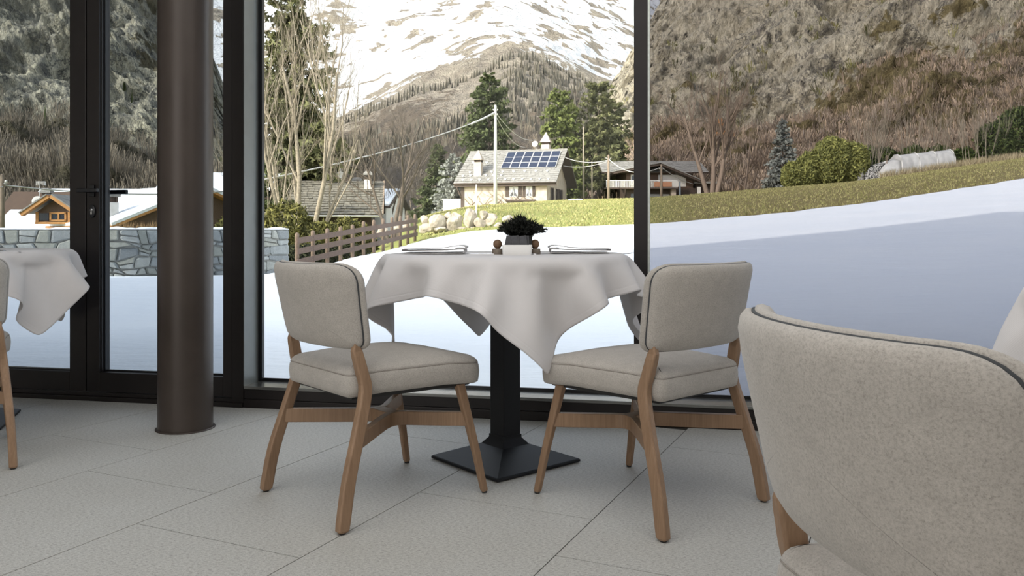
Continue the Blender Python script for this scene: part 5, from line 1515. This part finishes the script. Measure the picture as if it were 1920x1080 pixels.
MB().lathe([(.0001, -.06), (.15, -.04), (.30, .04), (.31, .02), (.15, -.07), (.0001, -.09)], 20).build('dish', M_POLEW, d2_).matrix_local = Matrix.Translation((0, -.12, .45)) @ Matrix.Rotation(math.radians(80), 4, 'X')
g = at(700, 395, 58)
hw_ = empty('white_house', (g.x + .9, 58, -2.4), math.radians(-5), 'small white house peeping out right of the mossy dark roof', 'house')
house_body(3.4, 6, 4.9, 6.0, M_HWHITE, hw_, z0=-3)
slope_slab(-3.8, .4, -.5, 4.8, 3, 6.1, .15).build('roof_slope', M_TIMBER, hw_); slope_slab(-3.8, .4, 6.5, 4.8, 3, 6.1, .15).build('roof_slope', M_TIMBER, hw_)
slope_slab(-3.7, .3, -.45, 4.98, 2.9, 6.24, .12).build('roof_snow', M_SNOWP, hw_)
chimney(hw_, -2.7, 2.2, 5.4, 6.6, .5, 'slab', M_HWHITE)

# --- snowy chalet with the honey-coloured dormer (left door leaf)
g = at(72, 425, 44)
h1 = empty('dormer_chalet', (g.x, 44, -3.2), math.radians(6), 'snow-roofed chalet with honey-coloured dormer seen in the left door leaf', 'house')
house_body(7.5, 8, 3.6, 6.3, M_BROWNW, h1, z0=-3); h1.children[-1].location = (3.75 + .6, 0, 0)
slope_slab(-2.6, 4.9, -.9, 3.2, 4, 5.7, .15).build('roof_slope', M_LARCHW, h1); slope_slab(-2.6, 4.9, 8.9, 3.2, 4, 5.7, .15).build('roof_slope', M_LARCHW, h1)
slope_slab(-2.55, 4.85, -.85, 3.38, 4, 5.86, .16).build('roof_snow', M_SNOWP, h1)
def dormer(par, x, y, z, w, h, dep):
    """gabled dormer front at y, centre x"""
    d_ = empty('dormer', (x, y, z)); d_.parent = par
    m = MB(); pr = [(-w * .36, 0), (w * .36, 0), (w * .36, h * .42), (0, h * .86), (-w * .36, h * .42)]
    m.add([Vector((a, b, c)) for b in (0, dep) for a, c in pr], [(0, 1, 2, 3, 4), (9, 8, 7, 6, 5)] + [(k, (k + 1) % 5, 5 + (k + 1) % 5, 5 + k) for k in range(5)]); m.build('front', M_BROWNW, d_)
    for s in (-1, 1):
        q = MB(); dd = Vector((s * w * .5, 0, -h * .62)).normalized(); nn = Vector((dd.z * -s, 0, abs(dd.x)));
        a, b = Vector((0, 0, h * .95)), Vector((s * w * .56, 0, h * .95 - h * .69))
        for nm, t0, t1, y0, mt in (('verge_board', 0, .17, -.55, M_LARCHW), ('roof_slope', .17, .24, -.6, M_SLATE)):
            mm = MB(); mm.add([p_ + Vector((0, yy, 0)) + Vector((s * abs(nn.x), 0, nn.z)) * tt for yy in (y0, dep if nm != 'verge_board' else y0 + .35) for p_, tt in ((a, t0), (b, t0), (b, t1), (a, t1))], [(0, 1, 2, 3), (7, 6, 5, 4), (0, 4, 5, 1), (1, 5, 6, 2), (2, 6, 7, 3), (3, 7, 4, 0)])
            mm.build(nm, mt, d_)
    m = MB(); ww, wh, zz = w * .27, h * .34, .1
    m.box(-ww * .2 - .05, ww, -.10, .02, zz, zz + .09).box(-ww * .2 - .05, ww, -.10, .02, zz + wh - .09, zz + wh).box(-ww * .2 - .05, -ww * .2 + .04, -.10, .02, zz, zz + wh).box(ww - .09, ww, -.10, .02, zz, zz + wh).box(ww * .4 - .04, ww * .4 + .04, -.09, .02, zz, zz + wh)
    m.box(-w * .36, w * .36, -.14, .02, -.05, .07).box(-w * .36, -w * .30, -.1, .02, 0, h * .42).box(w * .30, w * .36, -.1, .02, 0, h * .42)
    m.build('window_frame', M_LARCHW, d_)
    MB().box(-ww * .2, ww, -.05, -.01, zz + .05, zz + wh - .05).build('pane', M_WINGL, d_)
    MB().box(-w * .30, -ww * .2 - .1, -.05, -.01, zz + .05, zz + wh - .05).build('pane', M_WINGL, d_)
    return d_
dq = at(104, 418, 44.0)
inv = h1.matrix_basis.inverted()
h1m = Matrix.Translation(h1.location) @ Matrix.Rotation(math.radians(6), 4, 'Z')
lp = h1m.inverted() @ Vector((at(101, 418.5, 42.6)))
dormer(h1, lp.x, lp.y, lp.z, 2.4, 1.38, 3.2)
lp = h1m.inverted() @ at(88, 380, 45.5)
chimney(h1, lp.x, lp.y, lp.z - .9, lp.z + .25, .42, 'slab', M_POLEW)
lp = h1m.inverted() @ at(74, 380, 44.5)
da = empty('satellite_dish', lp); da.parent = h1
MB().tube([(0, 0, -.5), (0, 0, 1.1)], .02, 6).build('mast', M_POLEW, da)
MB().lathe([(.0001, -.05), (.13, -.03), (.25, .05), (.26, .03), (.13, -.06), (.0001, -.08)], 18).build('dish', M_POLEW, da).matrix_local = Matrix.Translation((-.08, -.1, .1)) @ Matrix.Rotation(math.radians(70), 4, 'X')
ae = MB()
for k in range(5): ae.box(-.12 + .1 * k - .006, -.12 + .1 * k + .006, -.12, .12, 1.0 - .03 * abs(k - 2), 1.16)
ae.box(-.15, .33, -.01, .01, 1.07, 1.09); ae.build('aerial', M_POLEW, da)
g = at(170, 425, 52)
h2 = empty('snowy_chalet', (g.x, 52, -3.0), math.radians(3), 'farther snow-covered roof partly behind the door stiles', 'house')
house_body(6, 7, 4.2, 6.2, M_BROWNW, h2, z0=-3); h2.children[-1].location = (1.6, 0, 0)
slope_slab(-4.8, 2.0, -.7, 4.3, 3.5, 6.35, .15).build('roof_slope', M_LARCHW, h2); slope_slab(-4.8, 2.0, 7.7, 4.3, 3.5, 6.35, .15).build('roof_slope', M_LARCHW, h2)
slope_slab(-4.75, 1.95, -.65, 4.48, 3.5, 6.52, .16).build('roof_snow', M_SNOWP, h2)
# chalet in the right leaf: snowy slope to the left, brown gable end under the verge
g = at(228, 421, 40)
h3 = empty('brown_gable_chalet', (g.x, 40, -3.0), math.radians(-38), 'chalet with wide snowy roof and brown boarded gable in the right door leaf', 'house')
L, W, WH, RH = 6.4, 9.0, 4.15, 6.0
house_body(L, W, WH, RH, M_BROWNW, h3, z0=-3); h3.children[-1].location = (-.5, .3, 0)
pit = (RH - WH) / (W / 2)
slope_slab(-L - .8, .1, -.5, WH - .5 * pit, W / 2, RH, .12).build('roof_slope', M_LARCHW, h3); slope_slab(-L - .8, .1, W + .8, WH - .8 * pit, W / 2, RH, .12).build('roof_slope', M_LARCHW, h3)
slope_slab(-L - .8, .1, -.5, WH - .5 * pit + .14, W / 2, RH + .14, .14).build('roof_snow', M_SNOWP, h3); slope_slab(-L - .8, .1, W + .8, WH - .8 * pit + .14, W / 2, RH + .14, .14).build('roof_snow', M_SNOWP, h3)
window(h3, MT(-.48, 3.4, 3.5, math.pi / 2), .6, .55, M_TIMBER, M_WINGL)
chm = (Matrix.Translation(h3.location) @ Matrix.Rotation(math.radians(-38), 4, 'Z')).inverted() @ at(209, 400, 41.5)
chimney(h3, chm.x, chm.y, chm.z - .6, chm.z + .55, .50, 'slab', M_POLEW)
g = at(402, 420, 50)
h4 = empty('pale_gabled_house', (g.x + 3.2, 50, -2.8), math.radians(10), 'pale house sliver between the column and the dark post', 'house')
house_body(6, 7, 5.6, 7.0, M_HWHITE, h4, z0=-3)
slope_slab(-6.6, .6, -.7, 5.5, 3.5, 7.1, .15).build('roof_slope', M_TIMBER, h4); slope_slab(-6.6, .6, 7.7, 5.5, 3.5, 7.1, .15).build('roof_slope', M_TIMBER, h4)
slope_slab(-6.5, .5, -.65, 5.68, 3.5, 7.26, .12).build('roof_snow', M_SNOWP, h4)
window(h4, MT(-2.9, 0, 2.9), .7, 1.1, M_TIMBER, M_WINGL)
MB().box(-6.05, -.0, -.06, .02, 2.2, 4.0).build('board_panel', M_BROWNW, h4)

# ------------------------------------------------------------------ poles and cables
def pole(px, ytop, ybase, Y, r, mat, label, name='utility_pole', arms=()):
    g = ground(px, Y) if ybase is None else at(px, ybase, Y); t = at(px, ytop, Y)
    o = empty(name, (g.x, Y, g.z), 0, label, 'pole'); h = t.z - g.z
    MB().lathe([(.0001, -1.2), (r * 1.25, -1.2), (r, h * .5), (r * .72, h - .06), (r * .5, h), (.0001, h)], 12).build('shaft', mat, o)
    m = MB()
    for z_, w_ in arms:
        m.tube([(-w_, 0, h - z_), (w_, 0, h - z_)], .03, 5)
        for s in (-1, 1): m.lathe([(.0001, 0), (.06, 0), (.05, .1), (.0001, .12)], 8, (s * w_, 0, h - z_ + .03))
    if arms: m.build('insulators', M_POLEW, o)
    return o
pole(929, 197, 380, 84, .165, M_POLEW, 'tall white concrete pole in front of the cream cottage', arms=((.55, .22), (1.0, .2)))
pole(1141, 290, None, 104, .16, M_POST, 'brown wooden pole between the pines and the mullion', arms=((.5, .3),))
pole(1094, 238, None, 108, .11, M_BARK, 'thin pale pole in front of the two firs')
pole(1110, 302, None, 107, .08, M_BARK, 'short slanting thin pole between the firs')
pole(1240, 308, None, 104, .16, M_POST, 'brown wooden pole before the balconied chalet', arms=((.6, .3),))
pole(4, 326, 428, 34, .09, M_POST, 'wooden pole at the left frame edge above the stone wall', arms=((.4, .16),))
pole(893, 346, 430, 41, .05, M_POLEW, 'thin short pale post among the boulders', 'garden_post')
pole(914, 386, 414, 60, .022, M_WIRE, 'thin steel stake on the grass beside the concrete pole', 'garden_stake')
def cable(a, b, sag, r, label, th2=0):
    P = [a.lerp(b, t / 16) - Vector((0, 0, sag * 4 * (t / 16) * (1 - t / 16))) for t in range(17)]
    o = MB().tube([p - a for p in P], r, 5).build('overhead_cable', M_WIRE); o.location = a
    return tag(o, label, 'cable', 'overhead cables')
cable(at(926, 214, 84), at(470, 342, 40), .5, .045, 'pale overhead cable sloping from the white concrete pole down to the left')
cable(at(926, 212, 84), at(884, 232, 76), .05, .10, 'thick cable sleeve just left of the white concrete pole')
cable(at(932, 214, 84), at(1004, 262, 105), .9, .035, 'cable from the white pole to the cottage chimney, upper')
cable(at(932, 222, 84), at(985, 276, 103), .8, .03, 'cable from the white pole to the cottage roof, lower')
cable(at(1056, 294, 104), at(1141, 300, 104), .5, .045, 'upper cable between the cottage gable and the brown pole')
cable(at(1056, 311, 104), at(1141, 302, 104), .4, .035, 'lower cable between the cottage gable and the brown pole')
cable(at(1141, 298, 104), at(1200, 323, 100), .5, .05, 'cable from the brown pole sinking behind the mullion')
cable(at(1210, 322, 102), at(1240, 313, 104), .1, .05, 'cable right of the mullion rising to the second brown pole')
cable(at(1240, 313, 104), at(1300, 345, 108), .3, .04, 'cable from the second brown pole towards the chalet verge')
cable(at(5, 347, 34), at(420, 359, 44), .25, .03, 'pale cable crossing the two door leaves from the left pole')
cable(at(-20, 352, 30), at(5, 350, 34), .02, .025, 'short cable end left of the left pole')

# crane
cb = at(1358, 300, 190)
cr = empty('tower_crane', (cb.x, 190, cb.z), 0, 'distant orange construction crane behind the big bare tree', 'crane')
def lattice(p, q, w, n):
    m = MB(); p, q = Vector(p), Vector(q); d = (q - p).normalized(); a = d.cross(Vector((0, 1, 0))).normalized() if abs(d.y) < .9 else Vector((1, 0, 0)); b = Vector((0, 1, 0))
    C_ = [a * sx * w + b * sy * w for sx, sy in ((-1, -1), (1, -1), (1, 1), (-1, 1))]
    for c_ in C_: m.tube([p + c_, q + c_], .09, 4)
    for i in range(n):
        u, v = p.lerp(q, i / n), p.lerp(q, (i + 1) / n)
        for k in range(4): m.tube([u + C_[k], v + C_[(k + 1) % 4]], .06, 3)
    return m
H_ = (300 - 252) / FPX * 190
lattice((0, 0, -3), (0, 0, H_ - .6), .35, 9).build('mast', M_CURTAIN, cr)
lattice((0, 0, H_ - .6), (-1.0, 0, H_ + 3.6), .3, 4).build('tower_head', M_CRANE, cr)
lattice((-1, 0, H_), (12.5, 0, H_ - .55), .28, 16).build('jib', M_CRANE, cr)
lattice((-1, 0, H_), (-2.6, 0, H_ + .2), .28, 3).build('counter_jib', M_CRANE, cr)
MB().box(2.9, 3.8, -.4, .4, H_ - 1.0, H_ - .2).build('trolley', M_CRANE, cr)

# plastic tunnel on the bank
tp = ground(1728, 98)
tu = empty('plastic_tunnel', (tp.x, 98, tp.z), math.radians(6), 'greenhouse tunnel of milky plastic film on the top of the bank', 'tunnel')
ang = math.atan2(float(Gs(tp.x + 3.5, 98) - Gs(tp.x - 3.5, 98)), 7.0)
R = []
for i in range(26):
    x_ = -3.35 + 6.7 * i / 25; base = x_ * math.tan(ang) * .75
    wob = .05 * math.sin(i * 2.1)
    R.append([Vector((x_, y_ * (1 + wob * .3), base - .5 + z_)) for y_, z_ in [(-1.5, .0), (-1.5, .9), (-1.42, 1.9 + wob), (-1.1, 2.55 + wob), (-.5, 2.9), (.3, 2.95), (1.2, 2.5), (1.5, 1.6), (1.5, 0)]])
tm_ = MB(); tm_.loft(R, True, True); tm_.build('film_cover', M_TARP, tu)
R = []
for i in range(9):
    t = i / 8; x_ = -3.35 - 2.4 * math.sin(t * math.pi / 2); h_ = 2.5 * math.cos(t * math.pi / 2) ** .8 + .12; base = x_ * math.tan(ang) * .75
    R.append([Vector((x_, y_, base - .6 + z_ * h_)) for y_, z_ in [(-1.4, 0), (-1.4, .5), (-1.1, .9), (0, 1), (1.1, .8), (1.4, 0)]])
tm_ = MB(); tm_.loft(R[::-1], True, True); tm_.build('film_end', M_TARP, tu)
for k in range(4):
    x_ = -3.3 + k * 2.2; base = x_ * math.tan(ang) * .75
    MB().tube([(x_, y_, base - .5 + z_) for y_, z_ in [(-1.54, 0), (-1.54, .9), (-1.46, 1.95), (-1.12, 2.62), (-.5, 2.98), (.3, 3.0)]], .05, 6).build('hoop', M_CURTAIN, tu)
gp = ground(1634, 97)
ga = empty('stone_cage', (gp.x, 97, gp.z), 0, 'speckled black and white stone cage standing left of the plastic tunnel', 'gabion')
m = MB(); pr = [(-.75, 0), (1.75, .35), (1.75, 2.55), (.2, 2.0), (-.3, 1.55), (-.75, 1.0)]
m.add([Vector((a, b, c - .3)) for b in (0, 1.0) for a, c in pr], [tuple(range(6)), tuple(range(6, 12))[::-1]] + [(k, (k + 1) % 6, 6 + (k + 1) % 6, 6 + k) for k in range(6)]); m.build('core', M_GLIDE, ga)
MB().lathe([(.0001, -.3), (.48, -.3), (.5, 1.7), (.4, 1.95), (.0001, 2.0)], 14, (-1.25, .3, 0)).build('round_cage', M_GABION, ga)
rs = random.Random(5); gm = MB()
for k in range(420):
    x_ = rs.uniform(-.75, 1.75); zmax = np.interp(x_, [-.75, -.3, .2, 1.75], [1.0, 1.55, 2.0, 2.55]); zmin = np.interp(x_, [-.75, 1.75], [0, .35])
    z_ = rs.uniform(zmin, zmax) - .3; r_ = rs.uniform(.06, .12)
    gm.add([(x_ - r_, -.0, z_), (x_ + r_, -.0, z_ - r_ * .4), (x_ + r_ * .7, 0, z_ + r_), (x_ - r_ * .6, 0, z_ + r_ * .8), (x_, -.1, z_ + r_ * .3)], [(0, 1, 4), (1, 2, 4), (2, 3, 4), (3, 0, 4)])
tag(gm.build('stone_fill', M_GABION, ga), kind='stuff')
MB().tube([(1.8, -.05, -.3), (1.8, -.05, 2.9)], .05, 6).build('stake', M_BARKB, ga)

# the building's own roof and the hotel block behind the camera that shades the near snow
rf = MB().prism([(R_L - 1.0, R_B - .5), (R_R + 1.5, R_B - .5), (R_R + 1.5, facade_y(R_R + 1.5) + .7), (R_L - 1.0, facade_y(R_L - 1) + .7)], R_H + .3, R_H + .75).build('roof', M_HWHITE)
tag(rf, kind='structure')
hA, hB = Vector((-44, -14.2)), Vector((-13.5, -.75))
hdir = (hB - hA).normalized(); hn = Vector((hdir.y, -hdir.x))
hotel = empty('hotel_block', (hB.x, hB.y, -.2)); hotel['kind'] = 'structure'; hotel['label'] = 'tall hotel block behind the viewer'
loc_ = lambda v: (v.x - hB.x, v.y - hB.y)
MB().prism([loc_(hA), loc_(hB), loc_(hB + hn * 17), loc_(hA + hn * 17)][::-1], 0, 23.5).build('hotel_wall', M_HWHITE, hotel)
# exposed links for the far mountains
